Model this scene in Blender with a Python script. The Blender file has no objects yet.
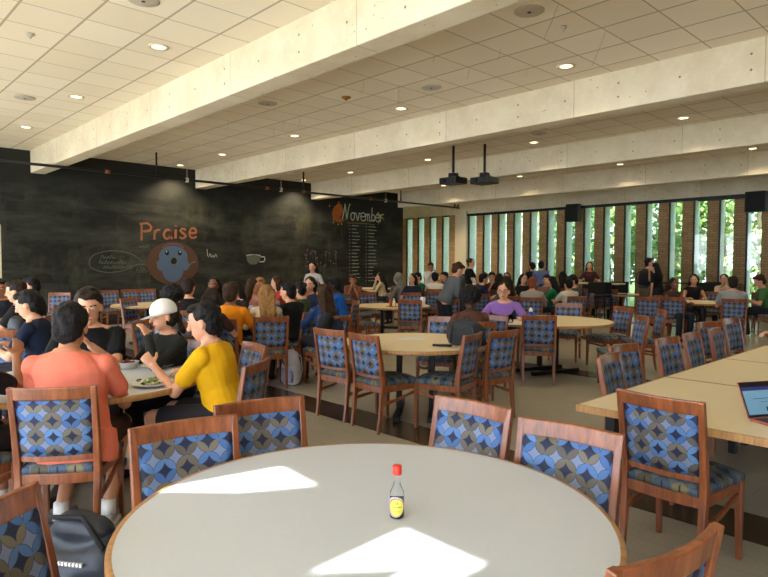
import bpy, bmesh, math, random
from mathutils import Vector, Matrix, noise
from mathutils.geometry import intersect_line_line
random.seed(7)
SC = bpy.context.scene
COL = SC.collection
PI = math.pi
R = math.radians

# ------------------------------------------------------------------ scene objects
def link(o, parent=None):
    COL.objects.link(o)
    if parent is not None:
        o.parent = parent
    return o

def thing(name, label, cat, loc=(0, 0, 0), rz=0.0, group=None):
    o = bpy.data.objects.new(name, None)
    o.empty_display_size = 0.1
    COL.objects.link(o)
    o.location = loc
    o.rotation_euler = (0, 0, rz)
    o['label'] = label
    o['category'] = cat
    if group:
        o['group'] = group
    return o

def obj(name, bm, mat, parent=None, smooth=False, loc=None, rz=None, bevel=0.0):
    me = bpy.data.meshes.new(name)
    bmesh.ops.recalc_face_normals(bm, faces=bm.faces)
    bm.to_mesh(me)
    bm.free()
    if mat is not None:
        me.materials.append(mat)
    if smooth:
        for p in me.polygons:
            p.use_smooth = True
    o = bpy.data.objects.new(name, me)
    link(o, parent)
    if loc is not None:
        o.location = loc
    if rz is not None:
        o.rotation_euler = (0, 0, rz)
    if bevel:
        m = o.modifiers.new('b', 'BEVEL')
        m.width = bevel
        m.segments = 2
        m.limit_method = 'ANGLE'
        m.angle_limit = R(35)
    return o

def tag(o, label, cat, group=None):
    o['label'] = label
    o['category'] = cat
    if group:
        o['group'] = group
    return o

def struct(name, bm, mat, parent=None, **k):
    o = obj(name, bm, mat, parent, **k)
    if parent is None:
        o['kind'] = 'structure'
    return o

def dup(root, name, loc, rz, label, cat, group=None, swap=None):
    r = thing(name, label, cat, loc, rz, group)
    for ch in root.children:
        c = ch.copy()
        COL.objects.link(c)
        c.parent = r
        for g in ch.children:
            d = g.copy()
            COL.objects.link(d)
            d.parent = c
    return r

# ------------------------------------------------------------------ mesh helpers
def BM():
    return bmesh.new()

def box(bm, x0, x1, y0, y1, z0, z1):
    vs = [bm.verts.new((x, y, z)) for z in (z0, z1) for y in (y0, y1) for x in (x0, x1)]
    for f in ((0, 2, 3, 1), (4, 5, 7, 6), (0, 1, 5, 4), (2, 6, 7, 3), (0, 4, 6, 2), (1, 3, 7, 5)):
        bm.faces.new([vs[i] for i in f])
    return bm

def prism(bm, pts, z0, z1):
    a = [bm.verts.new((p[0], p[1], z0)) for p in pts]
    b = [bm.verts.new((p[0], p[1], z1)) for p in pts]
    n = len(pts)
    bm.faces.new(a[::-1])
    bm.faces.new(b)
    for i in range(n):
        bm.faces.new([a[i], a[(i + 1) % n], b[(i + 1) % n], b[i]])
    return bm

def loft(bm, secs, n=12, cap=True, sq=1.0):
    """secs: (centre, rx, ry, axis x, axis y)"""
    rings = []
    for c, rx, ry, ax, ay in secs:
        ring = []
        for i in range(n):
            t = 2 * PI * i / n
            ct, st = math.cos(t), math.sin(t)
            if sq != 1.0:
                ct = math.copysign(abs(ct) ** sq, ct)
                st = math.copysign(abs(st) ** sq, st)
            ring.append(bm.verts.new(c + ax * (rx * ct) + ay * (ry * st)))
        rings.append(ring)
    for a, b in zip(rings, rings[1:]):
        for i in range(n):
            j = (i + 1) % n
            bm.faces.new([a[i], a[j], b[j], b[i]])
    if cap:
        bm.faces.new(rings[0][::-1])
        bm.faces.new(rings[-1])
    return bm

def frame_of(d):
    d = d.normalized()
    h = Vector((0, 0, 1)) if abs(d.z) < 0.9 else Vector((0, 1, 0))
    ax = d.cross(h).normalized()
    return ax, ax.cross(d).normalized()

def capsule(bm, p0, p1, r0, r1, n=10, flat=1.0, ax=None):
    p0, p1 = Vector(p0), Vector(p1)
    d = p1 - p0
    if d.length < 1e-5:
        d = Vector((0, 0, 1e-4))
    u = d.normalized()
    if ax is None:
        ax, ay = frame_of(u)
    else:
        ax = (Vector(ax) - u * u.dot(Vector(ax))).normalized()
        ay = ax.cross(u)
    S = []
    for k in (80, 50, 20):
        S.append((p0 - u * r0 * math.sin(R(k)), r0 * math.cos(R(k))))
    S.append((p0, r0))
    S.append((p1, r1))
    for k in (20, 50, 80):
        S.append((p1 + u * r1 * math.sin(R(k)), r1 * math.cos(R(k))))
    return loft(bm, [(c, r, r * flat, ax, ay) for c, r in S], n)

def ellipsoid(bm, c, r, M=None, seg=14, rings=9):
    c = Vector(c)
    M = M or Matrix.Identity(3)
    ax, ay, az = M.col[0], M.col[1], M.col[2]
    S = []
    for k in range(rings):
        a = -86 + 172 * k / (rings - 1)
        S.append((c + az * (r[2] * math.sin(R(a))), r[0] * math.cos(R(a)), r[1] * math.cos(R(a)), ax, ay))
    return loft(bm, S, seg)

def tube(bm, pts, r, n=8, radii=None):
    pts = [Vector(p) for p in pts]
    S = []
    pa = None
    for i, p in enumerate(pts):
        d = (pts[min(i + 1, len(pts) - 1)] - pts[max(i - 1, 0)]).normalized()
        if pa is None:
            ax, ay = frame_of(d)
        else:
            ax = (pa - d * d.dot(pa)).normalized()
            ay = ax.cross(d)
        pa = ax
        rr = radii[i] if radii else r
        S.append((p, rr, rr, ax, ay))
    return loft(bm, S, n)

def lathe(bm, prof, n=24, c=(0, 0, 0)):
    """prof: (radius, z) list; closed at both ends"""
    X, Y = Vector((1, 0, 0)), Vector((0, 1, 0))
    return loft(bm, [(Vector((c[0], c[1], c[2] + z)), max(r, 1e-4), max(r, 1e-4), X, Y) for r, z in prof], n)

def rect_loft(bm, pts, w, d):
    """square-section bar along pts; w across local x, d across the bend plane; w, d may be lists"""
    rings = []
    pts = [Vector(p) for p in pts]
    for i, p in enumerate(pts):
        t = (pts[min(i + 1, len(pts) - 1)] - pts[max(i - 1, 0)]).normalized()
        ww = w[i] if isinstance(w, (list, tuple)) else w
        dd = d[i] if isinstance(d, (list, tuple)) else d
        ax = Vector((1, 0, 0))
        ay = t.cross(ax).normalized()
        rings.append([bm.verts.new(p + ax * (sx * ww / 2) + ay * (sy * dd / 2)) for sx, sy in ((-1, -1), (1, -1), (1, 1), (-1, 1))])
    for a, b in zip(rings, rings[1:]):
        for i in range(4):
            bm.faces.new([a[i], a[(i + 1) % 4], b[(i + 1) % 4], b[i]])
    bm.faces.new(rings[0][::-1])
    bm.faces.new(rings[-1])
    return bm

def blend(bm, voxel, smooth=3, disp=0.0, dscale=12.0, name='m', seed=0.0):
    """one continuous surface out of overlapping volumes"""
    bmesh.ops.recalc_face_normals(bm, faces=bm.faces)
    me = bpy.data.meshes.new('t')
    bm.to_mesh(me)
    bm.free()
    o = bpy.data.objects.new('t', me)
    COL.objects.link(o)
    m = o.modifiers.new('r', 'REMESH')
    m.mode = 'VOXEL'
    m.voxel_size = voxel
    m.adaptivity = 0.0
    if smooth:
        s = o.modifiers.new('s', 'SMOOTH')
        s.factor = 0.5
        s.iterations = smooth
    dg = bpy.context.evaluated_depsgraph_get()
    out = bpy.data.meshes.new_from_object(o.evaluated_get(dg))
    bpy.data.objects.remove(o)
    bpy.data.meshes.remove(me)
    if disp:
        off = Vector((seed, seed * 1.7, 0))
        ns = [v.normal.copy() for v in out.vertices]
        for v, nn in zip(out.vertices, ns):
            v.co += nn * (disp * noise.noise(v.co * dscale + off))
    for p in out.polygons:
        p.use_smooth = True
    return out

def mobj(name, me, mat, parent):
    me.name = name
    me.materials.clear()
    me.materials.append(mat)
    return link(bpy.data.objects.new(name, me), parent)

# ------------------------------------------------------------------ materials
def new_mat(name):
    m = bpy.data.materials.new(name)
    m.use_nodes = True
    nt = m.node_tree
    return m, nt, nt.nodes['Principled BSDF']

def rgb(r, g, b):
    f = lambda c: ((c / 255 + 0.055) / 1.055) ** 2.4 if c > 10 else c / 255 / 12.92
    return (f(r), f(g), f(b), 1)

def plain(name, col, rough=0.6, metal=0.0, noise_amt=0.08, nscale=30.0, bump=0.0, bscale=200.0, coat=0.0, spec=0.5):
    m, nt, b = new_mat(name)
    b.inputs['Roughness'].default_value = rough
    b.inputs['Metallic'].default_value = metal
    b.inputs['Coat Weight'].default_value = coat
    b.inputs['Specular IOR Level'].default_value = spec
    tc = nt.nodes.new('ShaderNodeTexCoord')
    nz = nt.nodes.new('ShaderNodeTexNoise')
    nz.inputs['Scale'].default_value = nscale
    nz.inputs['Detail'].default_value = 3
    nt.links.new(tc.outputs['Object'], nz.inputs['Vector'])
    mx = nt.nodes.new('ShaderNodeMix')
    mx.data_type = 'RGBA'
    mx.inputs['A'].default_value = [c * (1 - noise_amt) for c in col[:3]] + [1]
    mx.inputs['B'].default_value = [min(1, c * (1 + noise_amt)) for c in col[:3]] + [1]
    nt.links.new(nz.outputs['Fac'], mx.inputs['Factor'])
    nt.links.new(mx.outputs['Result'], b.inputs['Base Color'])
    if bump:
        n2 = nt.nodes.new('ShaderNodeTexNoise')
        n2.inputs['Scale'].default_value = bscale
        nt.links.new(tc.outputs['Object'], n2.inputs['Vector'])
        bp = nt.nodes.new('ShaderNodeBump')
        bp.inputs['Strength'].default_value = bump
        bp.inputs['Distance'].default_value = 0.004
        nt.links.new(n2.outputs['Fac'], bp.inputs['Height'])
        nt.links.new(bp.outputs['Normal'], b.inputs['Normal'])
    return m

class NT:
    def __init__(s, nt):
        s.nt = nt
    def n(s, kind, **k):
        nd = s.nt.nodes.new(kind)
        for a, v in k.items():
            setattr(nd, a, v)
        return nd
    def put(s, sock, v):
        if isinstance(v, bpy.types.NodeSocket):
            s.nt.links.new(v, sock)
        else:
            sock.default_value = v
    def m(s, op, a, b=0.0, c=0.0):
        nd = s.nt.nodes.new('ShaderNodeMath')
        nd.operation = op
        s.put(nd.inputs[0], a)
        s.put(nd.inputs[1], b)
        s.put(nd.inputs[2], c)
        return nd.outputs[0]
    def mix(s, f, a, b):
        nd = s.nt.nodes.new('ShaderNodeMix')
        nd.data_type = 'RGBA'
        s.put(nd.inputs['Factor'], f)
        s.put(nd.inputs['A'], a)
        s.put(nd.inputs['B'], b)
        return nd.outputs['Result']
    def xyz(s, kind='Object'):
        tc = s.nt.nodes.new('ShaderNodeTexCoord')
        sp = s.nt.nodes.new('ShaderNodeSeparateXYZ')
        s.nt.links.new(tc.outputs[kind], sp.inputs[0])
        return tc.outputs[kind], sp.outputs[0], sp.outputs[1], sp.outputs[2]
    def vec(s, x, y, z=0.0):
        nd = s.nt.nodes.new('ShaderNodeCombineXYZ')
        s.put(nd.inputs[0], x)
        s.put(nd.inputs[1], y)
        s.put(nd.inputs[2], z)
        return nd.outputs[0]
    def noise(s, v, scale, detail=3, rough=0.5):
        nd = s.nt.nodes.new('ShaderNodeTexNoise')
        s.nt.links.new(v, nd.inputs['Vector'])
        nd.inputs['Scale'].default_value = scale
        nd.inputs['Detail'].default_value = detail
        nd.inputs['Roughness'].default_value = rough
        return nd.outputs['Fac']
    def ramp(s, f, lo, hi):
        nd = s.nt.nodes.new('ShaderNodeMapRange')
        s.put(nd.inputs[0], f)
        nd.inputs[1].default_value = lo
        nd.inputs[2].default_value = hi
        return nd.outputs[0]
    def bump(s, h, strength, dist=0.003):
        nd = s.nt.nodes.new('ShaderNodeBump')
        nd.inputs['Strength'].default_value = strength
        nd.inputs['Distance'].default_value = dist
        s.nt.links.new(h, nd.inputs['Height'])
        return nd.outputs['Normal']

def fabric(name, axes, cell=0.089, seat=False):
    """upholstery of touching circles, each with a dark four-pointed star"""
    m, nt, b = new_mat(name)
    N = NT(nt)
    v, x, y, z = N.xyz()
    a = {'xz': (x, z), 'xy': (x, y)}[axes]
    u = N.m('ADD', N.m('DIVIDE', a[0], cell), 40.5)
    w = N.m('ADD', N.m('DIVIDE', a[1], cell), 40.35)
    fu = N.m('SUBTRACT', N.m('FRACT', u), 0.5)
    fw = N.m('SUBTRACT', N.m('FRACT', w), 0.5)
    iu = N.m('FLOOR', u)
    iw = N.m('FLOOR', w)
    r = N.m('SQRT', N.m('ADD', N.m('MULTIPLY', fu, fu), N.m('MULTIPLY', fw, fw)))
    cu = N.m('SUBTRACT', N.m('ABSOLUTE', fu), 0.5)
    cw = N.m('SUBTRACT', N.m('ABSOLUTE', fw), 0.5)
    rc = N.m('SQRT', N.m('ADD', N.m('MULTIPLY', cu, cu), N.m('MULTIPLY', cw, cw)))
    par = N.m('FRACT', N.m('MULTIPLY', N.m('ADD', iu, iw), 0.5))
    wn = N.n('ShaderNodeTexWhiteNoise', noise_dimensions='3D')
    half = N.m('GREATER_THAN', fw, 0.0)
    nt.links.new(N.vec(iu, iw, half), wn.inputs['Vector'])
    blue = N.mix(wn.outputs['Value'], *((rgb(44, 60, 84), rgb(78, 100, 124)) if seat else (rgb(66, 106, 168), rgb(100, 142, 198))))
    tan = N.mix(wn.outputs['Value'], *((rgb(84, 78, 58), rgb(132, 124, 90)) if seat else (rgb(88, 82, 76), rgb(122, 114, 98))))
    flip = N.m('GREATER_THAN', N.m('FRACT', N.m('MULTIPLY', wn.outputs['Value'], 7.31)), 0.86)
    odd = N.m('ABSOLUTE', N.m('SUBTRACT', N.m('GREATER_THAN', par, 0.25), flip))
    petal = N.mix(odd, tan, blue)
    inside = N.m('LESS_THAN', r, 0.515)
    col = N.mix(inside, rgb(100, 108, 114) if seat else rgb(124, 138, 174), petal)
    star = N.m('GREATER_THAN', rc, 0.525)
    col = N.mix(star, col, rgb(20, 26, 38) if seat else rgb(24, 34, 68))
    edge = N.m('LESS_THAN', N.m('ABSOLUTE', N.m('SUBTRACT', r, 0.512)), 0.014)
    edge2 = N.m('MULTIPLY', N.m('LESS_THAN', N.m('ABSOLUTE', N.m('SUBTRACT', rc, 0.522)), 0.012), 1.0)
    col = N.mix(N.m('MULTIPLY', N.m('MAXIMUM', edge, edge2), 0.75), col, rgb(38, 46, 66))
    col = N.mix(N.m('MULTIPLY', N.noise(v, 240, 2), 0.25), col, rgb(60, 66, 84))
    nt.links.new(col, b.inputs['Base Color'])
    b.inputs['Roughness'].default_value = 0.72
    nt.links.new(N.bump(N.noise(v, 500, 1), 0.25, 0.002), b.inputs['Normal'])
    return m

def wood(name, c1, c2, rough=0.32, axis='z', scale=1.0, coat=0.25):
    m, nt, b = new_mat(name)
    N = NT(nt)
    v, x, y, z = N.xyz()
    k = {'z': (14, 14, 1.6), 'x': (1.6, 14, 14), 'y': (14, 1.6, 14)}[axis]
    q = N.vec(N.m('MULTIPLY', x, k[0] * scale), N.m('MULTIPLY', y, k[1] * scale), N.m('MULTIPLY', z, k[2] * scale))
    f = N.ramp(N.noise(q, 2.2, 5, 0.62), 0.3, 0.72)
    nt.links.new(N.mix(f, c1, c2), b.inputs['Base Color'])
    b.inputs['Roughness'].default_value = rough
    b.inputs['Coat Weight'].default_value = coat
    b.inputs['Coat Roughness'].default_value = 0.2
    return m

M = {}
M['chairwood'] = wood('chair_wood', rgb(100, 52, 27), rgb(160, 92, 53))
M['fabric_back'] = fabric('fabric_back', 'xz')
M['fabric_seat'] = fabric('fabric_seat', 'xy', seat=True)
M['oak'] = wood('oak_edge', rgb(150, 104, 58), rgb(190, 144, 92), 0.4, 'z', 2.0, 0.1)
M['lam_cool_lit'] = plain('laminate_cool_lit', rgb(194, 199, 206), 0.42, noise_amt=0.035, nscale=60, bump=0.03, bscale=500)  # same laminate as the maple tops, with cool daylight put into its colour
M['lam_maple'] = plain('laminate_maple', rgb(238, 220, 184), 0.36, noise_amt=0.04, nscale=14)  # the shared laminate again, with warm lamplight put into its colour
M['black_metal'] = plain('black_metal', rgb(22, 22, 24), 0.45, 0.3)
M['black_plastic'] = plain('black_plastic', rgb(20, 20, 22), 0.5)
M['black_cloth'] = plain('black_cloth', rgb(22, 22, 25), 0.85, bump=0.3, bscale=300)
M['dark_grey_cloth'] = plain('dark_grey_cloth', rgb(44, 45, 47), 0.85, bump=0.3, bscale=300)
M['navy_nylon'] = plain('navy_nylon', rgb(12, 19, 32), 0.5, bump=0.35, bscale=40)
M['white_plastic'] = plain('white_plastic', rgb(225, 224, 220), 0.4)
M['white_chalk'] = plain('white_chalk', rgb(196, 198, 188), 0.95, noise_amt=0.3, nscale=200)
M['pale_chalk'] = plain('pale_chalk', rgb(96, 100, 92), 0.95, noise_amt=0.4, nscale=200)
M['orange_chalk'] = plain('orange_chalk', rgb(150, 94, 64), 0.95, noise_amt=0.25, nscale=120)
M['brown_chalk'] = plain('brown_chalk', rgb(84, 58, 44), 0.95, noise_amt=0.25, nscale=40)
M['blue_chalk'] = plain('blue_chalk', rgb(78, 98, 126), 0.95, noise_amt=0.3, nscale=50)
M['pink_chalk'] = plain('pink_chalk', rgb(120, 84, 98), 0.95, noise_amt=0.3, nscale=50)
M['yellow_chalk'] = plain('yellow_chalk', rgb(190, 170, 70), 0.95, noise_amt=0.3, nscale=80)
M['leaf_chalk'] = plain('leaf_chalk', rgb(176, 96, 40), 0.95, noise_amt=0.35, nscale=20)
M['dark_chalk'] = plain('dark_chalk', rgb(20, 22, 26), 0.95)
M['copper'] = plain('copper_fitting', rgb(150, 84, 52), 0.5, 0.2)
M['brass'] = plain('brass', rgb(176, 124, 50), 0.35, 0.6)
M['grey_disc'] = plain('grey_disc', rgb(186, 178, 164), 0.7)
M['brown_paint'] = plain('brown_paint', rgb(104, 88, 70), 0.8)
M['cream_paint'] = plain('cream_paint', rgb(206, 196, 170), 0.7)

def skin_mat(name, c):
    m, nt, b = new_mat(name)
    N = NT(nt)
    v, x, y, z = N.xyz()
    nt.links.new(N.mix(N.noise(v, 18, 3), [q * 0.9 for q in c[:3]] + [1], [min(1, q * 1.08) for q in c[:3]] + [1]), b.inputs['Base Color'])
    b.inputs['Roughness'].default_value = 0.52
    b.inputs['Subsurface Weight'].default_value = 0.08
    b.inputs['Subsurface Radius'].default_value = (0.02, 0.008, 0.004)
    return m
SK = {'light': skin_mat('skin_light', rgb(214, 158, 128)), 'mid': skin_mat('skin_mid', rgb(190, 132, 98)),
      'tan': skin_mat('skin_tan', rgb(166, 108, 74)), 'brown': skin_mat('skin_brown', rgb(116, 72, 48)), 'dark': skin_mat('skin_dark', rgb(66, 42, 30))}

def hair_mat(name, c1, c2):
    m, nt, b = new_mat(name)
    N = NT(nt)
    v, x, y, z = N.xyz()
    q = N.vec(N.m('MULTIPLY', x, 60), N.m('MULTIPLY', y, 60), N.m('MULTIPLY', z, 9))
    f = N.noise(q, 2.5, 4, 0.6)
    nt.links.new(N.mix(N.ramp(f, 0.3, 0.7), c1, c2), b.inputs['Base Color'])
    b.inputs['Roughness'].default_value = 0.6
    b.inputs['Specular IOR Level'].default_value = 0.2
    nt.links.new(N.bump(f, 0.8, 0.008), b.inputs['Normal'])
    return m
HR = {'black': hair_mat('hair_black', rgb(9, 8, 9), rgb(30, 27, 28)), 'brown': hair_mat('hair_brown', rgb(34, 22, 14), rgb(74, 50, 32)),
      'darkbrown': hair_mat('hair_darkbrown', rgb(20, 14, 11), rgb(48, 33, 24)), 'blonde': hair_mat('hair_blonde', rgb(96, 64, 34), rgb(190, 144, 88)),
      'red': hair_mat('hair_red', rgb(92, 44, 20), rgb(150, 82, 42))}

CL = {}
def cloth(c):
    key = tuple(c)
    if key not in CL:
        CL[key] = plain('cloth_%d' % (len(CL) + 1), rgb(*c), 0.86, noise_amt=0.07, nscale=24, bump=0.25, bscale=160, spec=0.25)
    return CL[key]

def concrete():
    m, nt, b = new_mat('board_marked_concrete')
    N = NT(nt)
    v, x, y, z = N.xyz()
    panel = N.m('FLOOR', N.m('DIVIDE', N.m('ADD', x, 4.4 + 234.5), 2.345))
    wn = N.n('ShaderNodeTexWhiteNoise', noise_dimensions='1D')
    nt.links.new(panel, wn.inputs['W'])
    base = N.mix(wn.outputs['Value'], rgb(212, 202, 178), rgb(226, 218, 198))
    col = N.mix(N.m('MULTIPLY', N.ramp(N.noise(v, 1.6, 6, 0.65), 0.35, 0.7), .75), base, rgb(192, 178, 150))
    col = N.mix(N.m('MULTIPLY', N.ramp(N.noise(v, 9, 5, 0.7), 0.5, 0.8), .5), col, rgb(226, 220, 202))
    fj = N.m('FRACT', N.m('DIVIDE', N.m('ADD', x, 4.4 + 234.5), 2.345))
    j = N.m('LESS_THAN', N.m('ABSOLUTE', N.m('SUBTRACT', fj, 0.5)), 2.0)
    joint = N.m('MULTIPLY', j, N.m('LESS_THAN', fj, 0.006))
    col = N.mix(N.m('MULTIPLY', joint, 0.6), col, rgb(150, 136, 108))
    vo = N.n('ShaderNodeTexVoronoi')
    nt.links.new(v, vo.inputs['Vector'])
    vo.inputs['Scale'].default_value = 9
    pits = N.m('MULTIPLY', N.m('LESS_THAN', vo.outputs['Distance'], 0.10), N.m('GREATER_THAN', N.noise(v, 1.7, 2), 0.5))
    col = N.mix(N.m('MULTIPLY', pits, 0.65), col, rgb(120, 106, 84))
    hx = N.m('MULTIPLY', N.m('SUBTRACT', N.m('FRACT', N.m('ADD', N.m('DIVIDE', x, 0.7817), 40.3)), 0.5), 0.7817)
    hz = N.m('SUBTRACT', N.m('ABSOLUTE', N.m('SUBTRACT', z, 3.865)), N.m('MULTIPLY', N.m('GREATER_THAN', N.m('FRACT', N.m('MULTIPLY', N.m('FLOOR', N.m('ADD', N.m('DIVIDE', x, 0.7817), 40.3)), 0.5)), 0.25), 0.09))
    hole = N.m('LESS_THAN', N.m('SQRT', N.m('ADD', N.m('MULTIPLY', hx, hx), N.m('MULTIPLY', hz, hz))), 0.014)
    col = N.mix(N.m('MULTIPLY', hole, 0.8), col, rgb(84, 70, 52))
    nt.links.new(col, b.inputs['Base Color'])
    b.inputs['Roughness'].default_value = 0.8
    nt.links.new(N.bump(N.noise(v, 40, 4, 0.7), 0.25, 0.004), b.inputs['Normal'])
    return m
M['concrete'] = concrete()

def ceiling_mat():
    m, nt, b = new_mat('ceiling_tiles')
    N = NT(nt)
    v, x, y, z = N.xyz()
    p = 0.6118
    ux = N.m('ADD', N.m('DIVIDE', x, p), 60)
    uy = N.m('ADD', N.m('DIVIDE', y, p), 60)
    dx = N.m('ABSOLUTE', N.m('SUBTRACT', N.m('FRACT', N.m('ADD', ux, 0.5)), 0.5))
    dy = N.m('ABSOLUTE', N.m('SUBTRACT', N.m('FRACT', N.m('ADD', uy, 0.5)), 0.5))
    lx = N.m('LESS_THAN', dx, 0.013)
    ly = N.m('LESS_THAN', dy, 0.021)
    wn = N.n('ShaderNodeTexWhiteNoise', noise_dimensions='2D')
    nt.links.new(N.vec(N.m('FLOOR', ux), N.m('FLOOR', uy)), wn.inputs['Vector'])
    base = N.mix(wn.outputs['Value'], rgb(224, 212, 188), rgb(234, 224, 204))
    col = N.mix(N.m('MULTIPLY', N.noise(v, 90, 3), 0.3), base, rgb(230, 224, 208))
    col = N.mix(N.m('MAXIMUM', N.m('MULTIPLY', lx, 0.75), N.m('MULTIPLY', ly, 0.75)), col, rgb(150, 136, 110))
    nt.links.new(col, b.inputs['Base Color'])
    b.inputs['Roughness'].default_value = 0.85
    return m
M['ceiling'] = ceiling_mat()

def floor_mat():
    m, nt, b = new_mat('polished_floor')
    N = NT(nt)
    v, x, y, z = N.xyz()
    f = N.m('MULTIPLY', N.m('FRACT', N.m('DIVIDE', N.m('ADD', y, 39.8 - 3.80), 3.98)), 3.98)
    strip = N.m('LESS_THAN', f, 0.44)
    col = N.mix(N.noise(v, 1.1, 5, 0.6), rgb(160, 155, 142), rgb(180, 174, 160))
    col = N.mix(N.m('MULTIPLY', N.ramp(N.noise(v, 60, 3), 0.45, 0.7), 0.35), col, rgb(150, 140, 118))
    br = N.n('ShaderNodeTexBrick')
    nt.links.new(v, br.inputs['Vector'])
    br.inputs['Scale'].default_value = 1.0
    br.inputs['Brick Width'].default_value = 1.2
    br.inputs['Row Height'].default_value = 0.2
    br.inputs['Mortar Size'].default_value = 0.004
    br.inputs['Color1'].default_value = (0, 0, 0, 1)
    br.inputs['Color2'].default_value = (0, 0, 0, 1)
    br.inputs['Mortar'].default_value = (1, 1, 1, 1)
    col = N.mix(N.m('MULTIPLY', br.outputs['Color'], 0.18), col, rgb(90, 82, 66))
    pl = N.m('LESS_THAN', N.m('FRACT', N.m('MULTIPLY', f, 9.1)), 0.06)
    dark = N.mix(N.noise(N.vec(N.m('MULTIPLY', x, 2), N.m('MULTIPLY', y, 40)), 2, 4), rgb(48, 38, 30), rgb(80, 66, 52))
    dark = N.mix(N.m('MULTIPLY', pl, 0.7), dark, rgb(30, 24, 20))
    col = N.mix(strip, col, dark)
    nt.links.new(col, b.inputs['Base Color'])
    b.inputs['Roughness'].default_value = 0.24
    b.inputs['Specular IOR Level'].default_value = 0.5
    return m
M['floor'] = floor_mat()

def chalkboard_mat():
    m, nt, b = new_mat('chalkboard')
    N = NT(nt)
    v, x, y, z = N.xyz()
    q = N.vec(N.m('MULTIPLY', y, 0.35), N.m('MULTIPLY', z, 1.3))
    s = N.m('MULTIPLY', N.ramp(N.noise(q, 1.6, 8, 0.68), 0.44, 0.86), N.ramp(N.m('MULTIPLY', z, -1.0), -3.7, -2.9))
    q2 = N.vec(N.m('MULTIPLY', y, 1.1), N.m('MULTIPLY', z, 0.5))
    s2 = N.m('MULTIPLY', N.ramp(N.noise(q2, 1.0, 7, 0.7), 0.52, 0.8), N.ramp(N.m('MULTIPLY', z, -1.0), -3.6, -2.9))
    col = N.mix(N.m('MULTIPLY', s, 0.75), rgb(32, 33, 30), rgb(96, 98, 88))
    col = N.mix(N.m('MULTIPLY', s2, 0.7), col, rgb(96, 96, 74))
    nt.links.new(col, b.inputs['Base Color'])
    b.inputs['Roughness'].default_value = 0.75
    b.inputs['Specular IOR Level'].default_value = 0.3
    return m
M['chalkboard'] = chalkboard_mat()

def brick_mat():
    m, nt, b = new_mat('tan_brick')
    N = NT(nt)
    v, x, y, z = N.xyz()
    br = N.n('ShaderNodeTexBrick')
    nt.links.new(N.vec(N.m('ADD', x, y), z), br.inputs['Vector'])
    br.inputs['Scale'].default_value = 1.0
    br.inputs['Brick Width'].default_value = 0.21
    br.inputs['Row Height'].default_value = 0.075
    br.inputs['Mortar Size'].default_value = 0.007
    br.inputs['Color1'].default_value = rgb(158, 126, 88)
    br.inputs['Color2'].default_value = rgb(188, 156, 112)
    br.inputs['Mortar'].default_value = rgb(128, 104, 72)
    col = N.mix(N.m('MULTIPLY', N.noise(v, 3, 4), 0.5), br.outputs['Color'], rgb(150, 116, 74))
    nt.links.new(col, b.inputs['Base Color'])
    b.inputs['Roughness'].default_value = 0.85
    return m
M['brick'] = brick_mat()
M['fin'] = plain('grey_fin', rgb(226, 230, 222), 0.8, noise_amt=0.12, nscale=4)

def pane_mat():
    m, nt, b = new_mat('window_glass')
    nt.nodes.remove(b)
    t = nt.nodes.new('ShaderNodeBsdfTransparent')
    t.inputs[0].default_value = (0.66, 0.70, 0.66, 1)
    g = nt.nodes.new('ShaderNodeBsdfGlossy')
    g.inputs['Roughness'].default_value = 0.03
    mx = nt.nodes.new('ShaderNodeMixShader')
    mx.inputs[0].default_value = 0.06
    nt.links.new(t.outputs[0], mx.inputs[1])
    nt.links.new(g.outputs[0], mx.inputs[2])
    nt.links.new(mx.outputs[0], nt.nodes['Material Output'].inputs[0])
    return m
M['pane'] = pane_mat()

def clear_glass(name, tint=(1, 1, 1, 1)):
    m, nt, b = new_mat(name)
    b.inputs['Base Color'].default_value = tint
    b.inputs['Roughness'].default_value = 0.03
    b.inputs['Transmission Weight'].default_value = 1.0
    b.inputs['IOR'].default_value = 1.3
    return m
M['glass'] = clear_glass('clear_glass', (0.93, 0.96, 1, 1))

def emit(name, c, s):
    m, nt, b = new_mat(name)
    b.inputs['Base Color'].default_value = c
    b.inputs['Emission Color'].default_value = c
    b.inputs['Emission Strength'].default_value = s
    return m
M['lens'] = emit('lit_lens', (1.0, 0.80, 0.42, 1), 1.9)

CAMR = [[0.690885, 0.722957, 0.003284], [0.031512, -0.025575, -0.999176], [-0.722278, 0.690419, -0.040451]]
# ------------------------------------------------------------------ the room
XL, XR, YB, YW = -15.77, 7.0, -4.13, 19.7       # chalkboard wall, far side wall, facade behind, window facade
ZC, ZB = 4.12, 3.61                              # tile ceiling, beam soffit
BEAMS = [-0.15, 3.83, 7.87, 11.82, 15.75]

def plane(bm, x0, x1, y0, y1, z):
    bm.faces.new([bm.verts.new(p) for p in ((x0, y0, z), (x1, y0, z), (x1, y1, z), (x0, y1, z))])
    return bm

bm = BM(); box(bm, -23, XR + 0.2, YB - 0.2, YW + 0.1, -0.3, 0)
struct('floor', bm, M['floor'])

# ceiling bays; the one behind the camera has two added openings shaped to throw the sun patches
GX = -6.283
def ceiling_bay(y0, y1, oy, holes=()):
    bm = BM()
    loops = [[(-23, y0), (XR, y0), (XR, y1), (-23, y1)]] + list(holes)
    edges = []
    for lp in loops:
        vs = [bm.verts.new((p[0] - GX, p[1] - oy, 0)) for p in lp]
        edges += [bm.edges.new((vs[i], vs[(i + 1) % len(vs)])) for i in range(len(vs))]
    if holes:
        bmesh.ops.triangle_fill(bm, use_beauty=True, use_dissolve=False, edges=edges, normal=(0, 0, -1))
    else:
        bmesh.ops.contextual_create(bm, geom=edges)
    return struct('ceiling', bm, M['ceiling'], loc=(GX, oy, ZC))
H = ZC - 0.75                                    # sun at 45 degrees, travelling along +y
sun_patch1 = [(-2.09, 0.86), (-1.99, 1.335), (-1.735, 1.315), (-1.86, 1.09), (-1.965, 0.99)]
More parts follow.
